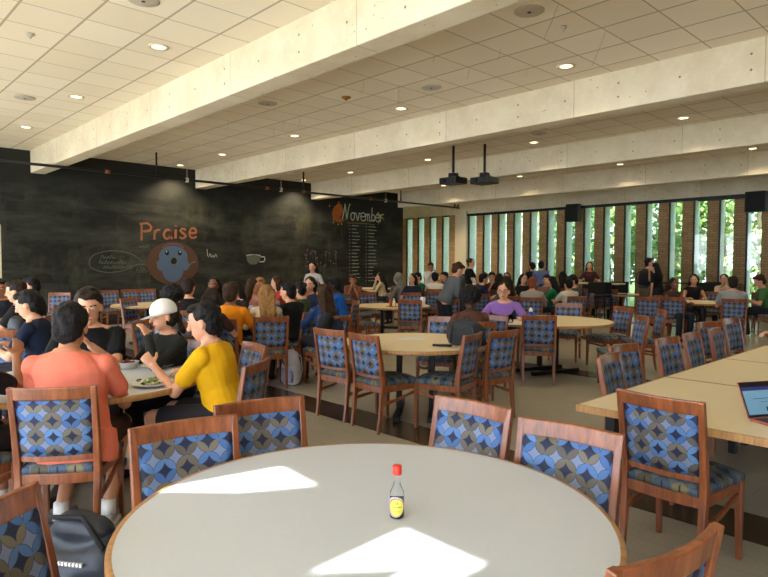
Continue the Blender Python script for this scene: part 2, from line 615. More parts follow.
sun_patch2 = [(-1.245, 0.94), (-1.262, 1.29), (-0.965, 1.29), (-0.985, 0.93), (-1.08, 0.93), (-1.075, 1.15)]
holes = [[(x, y - H) for x, y in L] for L in (sun_patch1, sun_patch2)]  # patch outlines on the table carried up the sun's path to cut added openings
ceiling_bay(YB, BEAMS[0], 0, holes)
ceiling_bay(BEAMS[0] + 0.3, BEAMS[1], 2.222)
ceiling_bay(BEAMS[1] + 0.3, BEAMS[2], 5.727)
ceiling_bay(BEAMS[2] + 0.3, BEAMS[3], 9.75)
ceiling_bay(BEAMS[3] + 0.3, BEAMS[4], 13.7)
ceiling_bay(BEAMS[4] + 0.3, YW, 17.6)
for i, L in enumerate(holes):                    # unseen wells added above those made-up openings
    bm = BM()
    a = [bm.verts.new((x, y, ZC)) for x, y in L]
    c = [bm.verts.new((x, y - 0.25, ZC + 0.25)) for x, y in L]
    for k in range(len(L)):
        bm.faces.new([a[k], a[(k + 1) % len(L)], c[(k + 1) % len(L)], c[k]])
    struct('trim_%d' % (i + 1), bm, M['cream_paint'])
bm = BM(); box(bm, -23, XR, BEAMS[0], YW, 4.6, 4.7)
struct('ceiling_roof', bm, M['cream_paint'])
for i, y in enumerate(BEAMS):
    bm = BM()
    box(bm, (XL if i < 5 else -23), XR, y, y + 0.30, ZB, 4.6)
    struct('ceiling_beam', bm, M['concrete'], bevel=0.012)

# chalkboard wall: black above and below, a pale strip of wall before it begins
bm = BM(); box(bm, XL - 0.25, XL, 3.22, 16.03, 0, 4.6)
struct('wall_left', bm, M['chalkboard'])
bm = BM(); box(bm, XL - 0.25, XL, YB, 3.215, 0, 2.40)
struct('wall_left_lower', bm, M['cream_paint'])
bm = BM(); box(bm, XL - 0.25, XL, YB, 3.215, 2.40, 4.6)
struct('wall_left_upper', bm, M['chalkboard'])
bm = BM(); box(bm, -23.2, -23, 15.8, YW, 0, 4.6); box(bm, -23, XL - 0.25, 15.75, 16.0, 0, 4.6)
struct('wall_alcove', bm, M['cream_paint'])
bm = BM(); box(bm, XR, XR + 0.2, YB, YW, 0, 4.6)
struct('wall_right', bm, M['brown_paint'])
bm = BM(); box(bm, 6.8, XR, YB - .3, YB, 0, 4.6)
struct('wall_back_solid', bm, M['brown_paint'])
bm = BM(); box(bm, XL + 0.001, XL + 0.03, 3.22, 16.03, 0, 0.12)
struct('baseboard_left', bm, M['black_plastic'])

# window facade: brick piers between tall slots, concrete fascia above
P0 = -5.47                                       # left edge of the last slot that shows
slots = [(-15.62, -15.22)] + [(-14.87 + 0.723 * k, -14.87 + 0.723 * k + 0.385) for k in range(28)]
slots = [s for s in slots if s[1] < XR - 0.3]
left_slots = [(-21.3 + 0.71 * k, -21.3 + 0.71 * k + 0.37) for k in range(3)] + [(-19.14, -18.78), (-18.44, -18.07), (-17.73, -17.37), (-17.02, -16.65)]
def facade(slots, x0, x1, y0, y1, name, mat):
    bm = BM()
    c = x0
    for a, b in slots:
        box(bm, c, a - 0.035, y0, y0 + .09, 0, 3.6)
        box(bm, a - 0.035, b, y0, y0 + 0.09, 0, 0.12)
        c = b
    box(bm, c, x1, y0, y0 + .09, 0, 3.6)
    struct(name, bm, mat)
    bm = BM(); c = x0                              # pale fins outside, behind the brick
    for a, b in slots:
        box(bm, a - 0.115, a - 0.035, y0 + .09, y1, -.3, 3.6)
    return struct(name + '_fins', bm, M['fin'])
facade(left_slots, -23, -16.24, YW, YW + 0.55, 'wall_window_side', M['brick'])
facade(slots, -15.66, XR, YW, YW + 0.55, 'wall_window_side', M['brick'])
bm = BM(); box(bm, -23, XR, YW, YW + 0.6, 3.6, 4.6)
struct('wall_fascia', bm, M['concrete'])
bm = BM(); box(bm, -15.66, XR, YW - 0.05, YW, 3.50, 3.60)
struct('trim_3', bm, M['black_metal'])
bm = BM(); box(bm, -16.24, -15.66, YW - 0.12, YW + 0.55, 0, 3.7)
struct('wall_column', bm, M['cream_paint'], bevel=0.01)
for i, (a, b) in enumerate(left_slots + slots):
    w = bpy.data.objects.new('window_%d' % (i + 1), None); link(w); w.location = ((a + b) / 2, YW + 0.04, 0.12); w['kind'] = 'structure'
    hw = (b - a) / 2
    bm = BM()
    box(bm, -hw - 0.034, -hw + 0.008, -0.03, 0.03, 0, 3.48); box(bm, hw - 0.014, hw, -0.03, 0.03, 0, 3.48)
    box(bm, -hw, hw, -0.03, 0.03, 3.42, 3.48); box(bm, -hw, hw, -0.03, 0.03, 0, 0.05)
    obj('window_frame', bm, M['black_metal'], w)
    bm = BM(); box(bm, -hw, hw, -0.004, 0.004, 0.05, 3.42)
    obj('window_pane', bm, M['pane'], w)

# facade behind the camera: a wall of glass between slim posts
bm = BM()
box(bm, -23, XR, YB - 0.3, YB, 3.6, 4.6); box(bm, -23, XR, YB - 0.3, YB, 0, 0.15)
for k in range(11):
    x = XL + 2.27 * k
    box(bm, x - 0.12, x + 0.12, YB - 0.3, YB, 0.15, 3.6)
struct('wall_back', bm, M['cream_paint'])

# outside: lawn, walk and trees past the windows, pale paving behind
def ground_mat():
    m, nt, b = new_mat('outside_ground')
    N = NT(nt)
    v, x, y, z = N.xyz()
    far = N.m('GREATER_THAN', y, 24.5)
    g = N.mix(N.noise(v, 3, 4), rgb(80, 110, 48), rgb(122, 150, 74))
    p = N.mix(N.noise(v, 2, 3), rgb(214, 210, 198), rgb(228, 224, 212))
    nt.links.new(N.mix(far, p, g), b.inputs['Base Color'])
    b.inputs['Roughness'].default_value = 0.95
    return m
bm = BM(); plane(bm, -70, 50, -40, 70, -0.31)
o = struct('ground', bm, ground_mat())

LEAF = [plain('leaf_a', rgb(146, 178, 104), 0.6, noise_amt=0.45, nscale=1.3), plain('leaf_b', rgb(180, 204, 132), 0.6, noise_amt=0.3, nscale=1.1),
        plain('leaf_c', rgb(132, 168, 120), 0.6, noise_amt=0.3, nscale=1.2)]
for lm in LEAF:
    bs = lm.node_tree.nodes['Principled BSDF']
    bs.inputs['Transmission Weight'].default_value = 0.0
M['bark'] = plain('bark', rgb(112, 104, 84), 0.95, noise_amt=0.25, nscale=8, bump=0.6, bscale=30)
def tree(x, y, h, rad, mi, n, label):
    t = thing('tree', label, 'tree', (x, y, -0.31), 0, 'trees outside the windows')
    rnd = random.Random(x * 31 + y)
    bm = BM()
    tube(bm, [(0, 0, 0), (0.08, 0.05, 1.5), (-0.05, 0.1, h * 0.6), (0.1, 0, h * 0.9)], 0.2, 10, [0.26, 0.2, 0.15, 0.05])
    for k in range(6):
        a = rnd.uniform(0, 6.28); z = rnd.uniform(1.6, h * 0.7)
        tube(bm, [(0, 0, z), (math.cos(a) * rad * .4, math.sin(a) * rad * .4, z + .6), (math.cos(a) * rad * .8, math.sin(a) * rad * .8, z + 1.3)], .06, 6, [.09, .05, .02])
    obj('trunk', bm, M['bark'], t, smooth=True)
    bm = BM()
    for k in range(n):
        th = rnd.uniform(0, 6.28); u = rnd.uniform(-1, 1); rr = rad * (0.55 + 0.45 * rnd.random() ** .5)
        zc = h * 0.56
        c = Vector((math.cos(th) * math.sqrt(1 - u * u) * rr, math.sin(th) * math.sqrt(1 - u * u) * rr, zc + u * rr * (h * 0.46 / rad)))
        if noise.noise(c * 1.1 + Vector((x, y, 0))) < -0.06:
            continue
        s = rnd.uniform(0.09, 0.2)
        q = Matrix.Rotation(rnd.uniform(0, 6.28), 3, Vector((rnd.random() - .5, rnd.random() - .5, rnd.random() - .5)).normalized())
        bm.faces.new([bm.verts.new(c + q @ Vector(p)) for p in ((-s * .6, 0, 0), (0, -s, 0.02), (s * .6, 0, 0), (0, s, -.01))])
    obj('foliage', bm, LEAF[mi], t)
TREES = [(-9.2, 23.2, 6.2, 1.9, 0), (-6.6, 25.5, 7.0, 2.4, 1), (-12.4, 25.0, 6.8, 2.2, 2), (-4.2, 22.9, 5.6, 1.6, 0), (-8.6, 27.5, 8.0, 2.8, 1), (-15.8, 26.5, 7.6, 2.6, 1),
         (-12.0, 31.5, 8.6, 3.2, 0), (-18.0, 34.0, 9.5, 3.6, 1), (-3.0, 28.9, 8.0, 2.6, 2)]
TL = ['dark-leaved tree with a pale trunk just past the brick piers', 'tall bright green tree beyond the windows', 'bushy deep green tree outside the middle windows',
      'small leafy tree close to the glass by the wall speaker', 'broad yellow-green tree standing further out on the lawn', 'bright leafy tree outside the slots near the pale column',
      'tall wide tree far out behind the middle windows',
      'very tall light green tree far out on the lawn', 'large dark green tree at the far end of the lawn']
for (x, y, h, r_, mi), lb in zip(TREES, TL):
    tree(x, y, h, r_, mi, 4200, lb)

# ------------------------------------------------------------------ ceiling fittings
def downlight(x, y, label, power=None):
    t = thing('ceiling_light', label, 'ceiling light', (x, y, ZC), 0, 'recessed ceiling lights')
    bm = BM()
    X, Y = Vector((1, 0, 0)), Vector((0, 1, 0))
    loft(bm, [(Vector((0, 0, z)), r, r, X, Y) for r, z in ((.118, 0.0), (.118, -.008), (.082, -.008), (.074, .02))], 28, cap=False)
    obj('trim_ring', bm, M['cream_paint'], t, smooth=True)
    bm = BM(); lathe(bm, [(.076, -.002), (.076, .004)], 28)
    obj('lens', bm, M['lens'], t)
    l = bpy.data.lights.new('lamp', 'SPOT'); l.energy = power or (90 if x < -15 else 32); l.color = (1, .80, .52); l.spot_size = R(125); l.spot_blend = .7; l.shadow_soft_size = .08
    lo = bpy.data.objects.new('lamp', l); link(lo, t); lo.location = (0, 0, -.03)
    return t
bays = [(3.12, 'nearest bay'), (7.22, 'second bay'), (11.2, 'third bay'), (15.2, 'window bay')]
for bi, (y, bn) in enumerate(bays):
    for k, x in enumerate((-15.3, -13.1, -10.17, -7.16, -4.15, -1.15, 2.0)):
        if bi == 0 and k in (0, 4, 5, 6) or bi == 3 and k == 0 or bi in (1,) and k == 6:
            continue
        names = ['beside the chalkboard wall', 'second out from the chalkboard', 'third out from the chalkboard', 'above the middle tables', 'past the middle tables', 'near the end of its row', 'last of its row']
        downlight(x, y, 'round lit ceiling light in the %s, %s' % (bn, names[k]))
for x, y, lb in ((-17.6, 17.9, 'lit ceiling light in the alcove before the first window slots'), (-15.2, 18.2, 'lit ceiling light beside the pale column')):
    downlight(x, y, lb, 75)
for x, y, lb in ((-3.52, 5.39, 'large grey round ceiling speaker between the first two beams, nearest the camera'), (-5.99, 6.66, 'grey round ceiling speaker close to the second beam'),
                 (-6.0, 2.47, 'grey round ceiling speaker at the top edge, in front of the first beam'), (-10.78, 2.56, 'grey round ceiling speaker in front of the first beam, towards the chalkboard'),
                 (-8.41, 5.45, 'grey round ceiling speaker just behind the first beam'), (-6.6, 10.5, 'faint grey round ceiling speaker in the third bay')):
    t = thing('ceiling_speaker', lb, 'ceiling speaker', (x, y, ZC), 0, 'round ceiling speakers')
    bm = BM(); lathe(bm, [(.15, 0), (.15, -.008), (.14, -.014), (.02, -.016)], 32)
    obj('grille', bm, M['grey_disc'], t, smooth=True)
    bm = BM(); lathe(bm, [(.02, -.015), (.02, -.02), (.001, -.021)], 12)
    obj('hub', bm, M['black_metal'], t)
for x, y, r_, mt, lb in ((-7.26, 6.12, .075, 'brass', 'brass-coloured round sprinkler cover on the tile ceiling'), (-7.76, 1.91, .045, 'grey_disc', 'small grey round detector on the near ceiling tiles'),
                         (-3.49, 6.0, .035, 'grey_disc', 'small grey ring between the ceiling speaker and the lit ceiling light')):
    bm = BM(); lathe(bm, [(r_, 0), (r_, -.015), (r_ * .6, -.03), (r_ * .3, -.04), (r_ * .25, -.055)], 20)
    tag(obj('ceiling_detector', bm, M[mt], loc=(x, y, ZC), smooth=True), lb, 'detector')
THREADS = [(-3.23, 5.46, 0.34), (-3.22, 6.43, 0.39), (-5.05, 5.69, 0.09), (-5.07, 6.38, 0.14), (-6.28, 6.29, 0.3), (-6.42, 5.74, 0.21), (-4.44, 6.8, 0.17), (-9.19, 6.29, 0.2), (-9.78, 6.49, 0.23), (-8.87, 6.41, 0.18), (-9.9, 5.58, 0.2), (-4.37, 6.09, 0.13)]
for i, (x, y, h) in enumerate(THREADS):
    bm = BM(); q = (.10 if i < 2 else .02); tube(bm, [(0, 0, 0), (-q * .5, -q * .4, -h * .5), (-q, -q, -h)], .003, 5)
    o = tag(obj('hanging_thread', bm, M['grey_disc'], loc=(x, y, ZC)), 'thin loose thread hanging from a ceiling tile joint behind the first beam', 'thread', 'threads hanging from the ceiling')

# pipe along the chalkboard wall, under the beams
px, pz = -13.95, 3.56
t = thing('conduit_pipe', 'long black pipe hung along the chalkboard below the beams', 'pipe', (px, 0, pz))
bm = BM(); tube(bm, [(0, -3.5, 0), (0, 17.0, 0)], .03, 10)
for yy in ():
    pass
obj('pipe', bm, M['black_metal'], t, smooth=True)
for y in (4.9, 9.0, 10.2, 12.75, 14.08, 16.98):
    bm = BM(); tube(bm, [(0, y - .05, 0), (0, y + .05, 0)], .042, 10)
    obj('coupling', bm, M['copper'], t, smooth=True)
for y in (-1.0, 6.0, 10.2, 14.08):
    bm = BM(); tube(bm, [(0, y, .03), (0, y, ZC - pz)], .022, 8)
    obj('hanger', bm, M['black_metal'], t, smooth=True)
for y in (6.75, 9.45, 13.4):
    bm = BM(); tube(bm, [(0, y, .0), (0, y, ZC - pz)], .006, 6); box(bm, -.03, .03, y - .03, y + .03, -.06, .05)
    obj('hanger_rod', bm, M['grey_disc'], t)

for y in (16.8, 16.98):
    bm = BM(); tube(bm, [(0, y, -.02), (0, y, .12)], .03, 8); obj('hook', bm, M['black_metal'], t, smooth=True)

def projector(x, y, zt, rz, label):
    t = thing('projector', label, 'projector', (x, y, ZC), rz)
    bm = BM(); tube(bm, [(0, 0, 0), (0, 0, zt - ZC + .12)], .028, 10)
    obj('ceiling_pole', bm, M['black_metal'], t, smooth=True)
    z = zt - ZC
    bm = BM(); box(bm, -.08, .08, -.08, .08, z + .02, z + .10); box(bm, -.17, .17, -.012, .012, z, z + .03); box(bm, -.012, .012, -.15, .15, z, z + .03)
    obj('bracket', bm, M['black_metal'], t, bevel=.006)
    bm = BM(); box(bm, -.235, .235, -.205, .205, z - .14, z)
    body = obj('housing', bm, M['black_plastic'], t, bevel=.02)
    bm = BM(); bmesh.ops.create_cone(bm, cap_ends=True, segments=20, radius1=.055, radius2=.06, depth=.05, matrix=Matrix.Translation((-.1, -.215, z - .07)) @ Matrix.Rotation(PI / 2, 4, 'X'))
    obj('lens', bm, M['black_metal'], body)
    bm = BM()
    for k in range(6):
        box(bm, .03, .2, -.209, -.204, z - .125 + k * .018, z - .115 + k * .018)
    obj('vent', bm, M['grey_disc'] if 0 else M['dark_grey_cloth'], body)
projector(-8.6, 10.3, 3.43, R(0), 'black ceiling projector on a pole, the one nearer the chalkboard')
projector(-8.0, 10.62, 3.41, R(0), 'black ceiling projector on a pole, the one nearer the windows')
for x, z0, z1, w, lb in ((-10.80, 3.03, 3.65, .23, 'black loudspeaker on the window wall, the smaller-looking one in the middle'), (-5.18, 3.04, 3.62, .26, 'black loudspeaker on the window wall close to the photo edge')):
    t = thing('wall_speaker', lb, 'loudspeaker', (x, YW - .05, (z0 + z1) / 2), 0)
    hz = (z1 - z0) / 2
    bm = BM(); box(bm, -w, w, -.36, -.10, -hz, hz)
    obj('cabinet', bm, M['black_plastic'], t, bevel=.02)
    bm = BM(); box(bm, -w + .03, w - .03, -.37, -.362, -hz + .03, hz - .03)
    obj('grille', bm, M['black_cloth'], t)
    bm = BM(); box(bm, -.05, .05, -.10, 0, -.06, .06)
    obj('bracket', bm, M['black_metal'], t)
bm = BM(); box(bm, -6.75, -5.45, YW - .22, YW - .05, 3.46, 3.56)
tag(obj('roller_screen_case', bm, M['black_metal'], bevel=.01), 'long dark case under the fascia beside the wall loudspeaker', 'screen case')

# ------------------------------------------------------------------ chalk drawings on the board
GLY = {
    'P': [[(.1, 0), (.12, 1.0)], [(.0, .95), (.45, 1.02), (.68, .82), (.58, .6), (.12, .52)]],
    'r': [[(.05, 0), (.08, .58)], [(.08, .38), (.2, .56), (.42, .6)]],
    'a': [[(.5, .5), (.25, .58), (.05, .32), (.15, .05), (.38, .1), (.5, .45)], [(.5, .55), (.48, .2), (.58, .02)]],
    'i': [[(.08, 0), (.1, .56)], [(.1, .74), (.11, .8)]],
    's': [[(.42, .52), (.2, .6), (.06, .45), (.25, .3), (.4, .15), (.2, .0), (.0, .08)]],
    'e': [[(.04, .3), (.46, .34), (.42, .54), (.2, .6), (.03, .36), (.08, .08), (.3, .0), (.5, .1)]],
    'N': [[(0, 0), (.16, .55), (.28, 1.15)], [(.28, 1.15), (.36, .5), (.44, .02)], [(.44, .02), (.56, .6), (.70, 1.12), (.8, 1.1)]],
    'o': [[(.2, .55), (.04, .4), (.06, .1), (.24, .0), (.38, .2), (.36, .45), (.2, .55), (.5, .5)]],
    'v': [[(.0, .55), (.1, .3), (.18, .0), (.3, .3), (.36, .56), (.5, .5)]],
    'm': [[(.02, 0), (.06, .52)], [(.06, .4), (.18, .55), (.24, .3), (.25, 0)], [(.25, .38), (.38, .55), (.44, .3), (.46, 0), (.56, .08)]],
    'b': [[(.1, 1.05), (.06, .5), (.04, .05)], [(.05, .4), (.22, .52), (.38, .3), (.26, .04), (.05, .06), (.42, .1)]],
}
def smooth_pts(pts, n=5):
    out = []
    for i in range(len(pts) - 1):
        p = [pts[max(i - 1, 0)], pts[i], pts[i + 1], pts[min(i + 2, len(pts) - 1)]]
        for k in range(n):
            t = k / n
            out.append(tuple(0.5 * (2 * p[1][j] + (p[2][j] - p[0][j]) * t + (2 * p[0][j] - 5 * p[1][j] + 4 * p[2][j] - p[3][j]) * t * t + (3 * p[1][j] - p[0][j] - 3 * p[2][j] + p[3][j]) * t ** 3) for j in (0, 1)))
    out.append(pts[-1])
    return out
def stroke(bm, pts, w, curve=True):
    """a flat chalk line on the board; pts are (y, z)"""
    if curve and len(pts) > 2:
        pts = smooth_pts(pts)
    x = XL + 0.003
    L = []
    for i, p in enumerate(pts):
        a, b = pts[max(i - 1, 0)], pts[min(i + 1, len(pts) - 1)]
        d = Vector((b[0] - a[0], b[1] - a[1]))
        d = d.normalized() if d.length > 1e-6 else Vector((1, 0))
        q = Vector((-d.y, d.x)) * (w / 2 * (0.8 + 0.4 * random.random()))
        L.append((bm.verts.new((x, p[0] + q.x, p[1] + q.y)), bm.verts.new((x, p[0] - q.x, p[1] - q.y))))
    for (a, b), (c, d) in zip(L, L[1:]):
        bm.faces.new([a, b, d, c])
def disc(bm, cy, cz, ry, rz, n=36, x=XL + 0.002):
    bm.faces.new([bm.verts.new((x, cy + ry * math.cos(2 * PI * k / n), cz + rz * math.sin(2 * PI * k / n))) for k in range(n)])
def word(bm, text, y, z, h, w, adv, slope=0.0):
    for i, ch in enumerate(text):
        yy = y + sum(adv[:i])
        for st in GLY[ch]:
            stroke(bm, [(yy + px_ * h, z + pz_ * h + slope * (yy - y)) for px_, pz_ in st], w)
bm = BM(); word(bm, 'Praise', 6.32, 2.14, .44, .06, [.36, .26, .31, .15, .27, .2], .08)
tag(obj('chalk_word', bm, M['orange_chalk']), 'orange chalk word Praise on the blackboard', 'chalk lettering')
t = thing('chalk_drawing', 'blue chalk animal with open mouth in a brown circle on the blackboard', 'chalk drawing', (0, 0, 0))
bm = BM(); disc(bm, 7.22, 1.55, .73, .58); obj('circle', bm, M['brown_chalk'], t)
bm = BM(); X2 = XL + .0045
disc(bm, 7.22, 1.72, .40, .30, x=X2); disc(bm, 7.20, 1.38, .30, .34, x=X2 + .0004); disc(bm, 6.88, 1.5, .12, .16, x=X2 + .0008); disc(bm, 7.55, 1.5, .12, .14, x=X2 + .0008)
obj('animal', bm, M['blue_chalk'], t)
bm = BM(); disc(bm, 7.04, 1.83, .055, .07, x=X2 + .002); disc(bm, 7.40, 1.83, .055, .07, x=X2 + .002); disc(bm, 7.23, 1.6, .1, .1, x=X2 + .002); obj('eyes', bm, M['dark_chalk'], t)
bm = BM()
for cy in (7.03, 7.41): disc(bm, cy, 1.86, .018, .022, x=X2 + .003)
obj('eye_glints', bm, M['white_chalk'], t)
bm = BM(); stroke(bm, [(6.92, 1.96), (7.1, 2.06), (7.35, 2.06), (7.5, 1.98)], .03); obj('crown_line', bm, M['pink_chalk'], t).location.x = .005
bm = BM(); stroke(bm, [(7.13, 1.62), (7.2, 1.71), (7.3, 1.69), (7.32, 1.58), (7.24, 1.51), (7.14, 1.54), (7.13, 1.62)], .025); stroke(bm, [(7.6, 1.45), (7.78, 1.58), (7.86, 1.58)], .03); stroke(bm, [(6.75, 1.58), (6.86, 1.44), (7.0, 1.38)], .03); stroke(bm, [(7.05, 1.2), (7.2, 1.3), (7.36, 1.2)], .02)
obj('outline', bm, M['pale_chalk'], t).location.x = .0055
bm = BM()
stroke(bm, [(6.35 + .0, 1.6), (6.1, 1.78), (5.6, 1.86), (5.15, 1.72), (5.1, 1.45), (5.45, 1.32), (5.9, 1.36), (6.2, 1.5), (6.45, 1.52)], .018)
tag(obj('chalk_bubble', bm, M['pale_chalk']), 'faint chalk speech bubble outline beside the brown circle', 'chalk drawing')
def scrawl(bm, y, z, L, h, w, seed):
    rd = random.Random(seed); p = []; n = int(L / (h * .35))
    for k in range(n):
        p.append((y + k * L / n, z + (h if k % 2 else 0) * rd.uniform(.3, 1)))
    stroke(bm, p, w)
bm = BM(); scrawl(bm, 5.35, 1.66, .4, .10, .014, 1); scrawl(bm, 5.3, 1.53, .7, .10, .014, 2); scrawl(bm, 5.4, 1.41, .75, .10, .014, 3)
tag(obj('chalk_scribble', bm, M['pale_chalk']), 'three lines of small chalk writing inside the speech bubble', 'chalk lettering')
bm = BM(); scrawl(bm, 6.3, 1.95, .28, .1, .012, 4); scrawl(bm, 6.2, 1.3, .35, .12, .012, 5)
tag(obj('chalk_scribble', bm, M['pale_chalk']), 'faint chalk marks between the speech bubble and the brown circle', 'chalk lettering')
bm = BM(); scrawl(bm, 8.25, 1.72, .3, .12, .014, 6); stroke(bm, [(8.2, 1.95), (8.22, 1.75)], .014)
tag(obj('chalk_scribble', bm, M['white_chalk']), 'short white chalk marks between the animal and the teacup', 'chalk lettering')
t = thing('chalk_teacup', 'pale chalk drawing of a teacup on the blackboard', 'chalk drawing', (0, 0, 0))
bm = BM()
bm.faces.new([bm.verts.new((XL + .003, y, z)) for y, z in ((9.45, 1.78), (9.48, 1.62), (9.58, 1.52), (9.78, 1.52), (9.9, 1.62), (9.95, 1.78))])
obj('cup', bm, M['pale_chalk'], t)
bm = BM(); stroke(bm, [(9.94, 1.75), (10.08, 1.74), (10.06, 1.62), (9.9, 1.6)], .03); stroke(bm, [(9.45, 1.79), (9.7, 1.81), (9.95, 1.79)], .02)
obj('handle', bm, M['white_chalk'], t)
t = thing('chalk_heading', 'white chalk word November with an orange leaf before it', 'chalk lettering', (0, 0, 0))
bm = BM(); word(bm, 'November', 13.12, 3.04, .46, .036, [.37, .23, .22, .22, .28, .20, .22, .1], .0)
obj('word', bm, M['white_chalk'], t)
bm = BM()
stroke(bm, [(13.02, 3.52), (12.85, 3.4), (12.76, 3.2), (12.82, 3.06), (12.95, 3.0), (13.12, 3.02)], .15); stroke(bm, [(13.02, 3.52), (13.1, 3.35), (13.02, 3.2)], .11); stroke(bm, [(12.8, 3.1), (12.72, 2.98)], .06); stroke(bm, [(13.1, 3.05), (13.2, 3.0)], .06)
disc(bm, 12.95, 3.28, .13, .20, 14, XL + .0042); stroke(bm, [(12.9, 3.5), (13.0, 3.62)], .05)
obj('leaf', bm, M['leaf_chalk'], t).location.x = .001
bm = BM()
for y, z in ((12.58, 3.46), (12.75, 2.92), (12.95, 2.86), (13.1, 2.88)): disc(bm, y, z, .025, .03, 8)
stroke(bm, [(13.35, 2.93), (14.0, 2.95), (14.6, 2.93)], .012)
obj('dots', bm, M['yellow_chalk'], t)
bm = BM(); disc(bm, 14.78, 3.30, .05, .08, 10, XL + .005); stroke(bm, [(14.78, 3.22), (14.82, 3.05), (14.78, 2.95)], .02); stroke(bm, [(14.82, 3.08), (14.98, 3.2), (15.05, 3.12)], .03)
obj('flower', bm, M['yellow_chalk'], t)
for cy, lb in ((13.42, 'first column of small white chalk lines under the November heading'), (14.18, 'second column of small white chalk lines under the November heading')):
    bm = BM()
    for k in range(17):
        z = 2.84 - k * .118
        stroke(bm, [(cy, z), (cy + .05, z + .01)], .015)
        scrawl(bm, cy + .13, z, .22 + .2 * random.random(), .03, .009, int(cy * 10 + k))
    tag(obj('chalk_list', bm, M['white_chalk'] if 1 else None), lb, 'chalk lettering')
t = thing('chalk_bouquet', 'faint pink and white chalk flowers low on the blackboard near the calendar', 'chalk drawing', (0, 0, 0))
bm = BM(); bm2 = BM()
rd = random.Random(5)
for k in range(26):
    y, z = rd.uniform(11.6, 12.9), rd.uniform(1.45, 2.0)
    (disc)(bm if k % 3 else bm2, y, z, .03, .035, 7, XL + .003 + k * .0001)
    stroke(bm2, [(y, z), (y + rd.uniform(-.05, .05), z - .3)], .007)
obj('petals', bm, M['pink_chalk'], t); obj('stems', bm2, M['pale_chalk'], t)
# ------------------------------------------------------------------ dining chair
def arc_rail(bm, xw, y0, bulge, z0, z1, th, n=10, top_round=0.0, yl=0.0):
    """curved rail between the stiles; the middle bows towards the chair's rear; yl tilts its top further back"""
    A = []
    for i in range(n + 1):
        x = -xw + 2 * xw * i / n
        k = 1 - (x / xw) ** 2
        y = y0 - bulge * k
        A.append([bm.verts.new(p) for p in ((x, y - th / 2, z0), (x, y + th / 2, z0), (x, y + th / 2 - yl, z1), (x, y - th / 2 - yl, z1))])
    for a, b in zip(A, A[1:]):
        for i in range(4):
            bm.faces.new([a[i], a[(i + 1) % 4], b[(i + 1) % 4], b[i]])
    bm.faces.new(A[0][::-1]); bm.faces.new(A[-1])

def cushion(bm, wf, wb, y0, y1, z0, z1, dome):
    n = 10
    G = []
    for j in range(n + 1):
        t = j / n; y = y0 + (y1 - y0) * t; hw = wb + (wf - wb) * t
        row = []
        for i in range(n + 1):
            s = -1 + 2 * i / n
            yy = y + (.025 * (1 - s * s) if j == n else .025 * (1 - s * s) * t)
            e = (1 - abs(s) ** 4) * (1 - abs(2 * t - 1) ** 4)
            row.append((s * hw * (1 - .03 * (abs(2 * t - 1) ** 6)), yy, z1 - .018 + .018 * e ** .5 + dome * e))
        G.append(row)
    top = [[bm.verts.new(p) for p in r] for r in G]
    for j in range(n):
        for i in range(n):
            bm.faces.new([top[j][i], top[j][i + 1], top[j + 1][i + 1], top[j + 1][i]])
    per = [top[0][i] for i in range(n + 1)] + [top[j][n] for j in range(1, n + 1)] + [top[n][i] for i in range(n - 1, -1, -1)] + [top[j][0] for j in range(n - 1, 0, -1)]
    low = [bm.verts.new((v.co.x, v.co.y, z0)) for v in per]
    for k in range(len(per)):
        q = (k + 1) % len(per)
        bm.faces.new([per[k], low[k], low[q], per[q]])
    bm.faces.new(low)

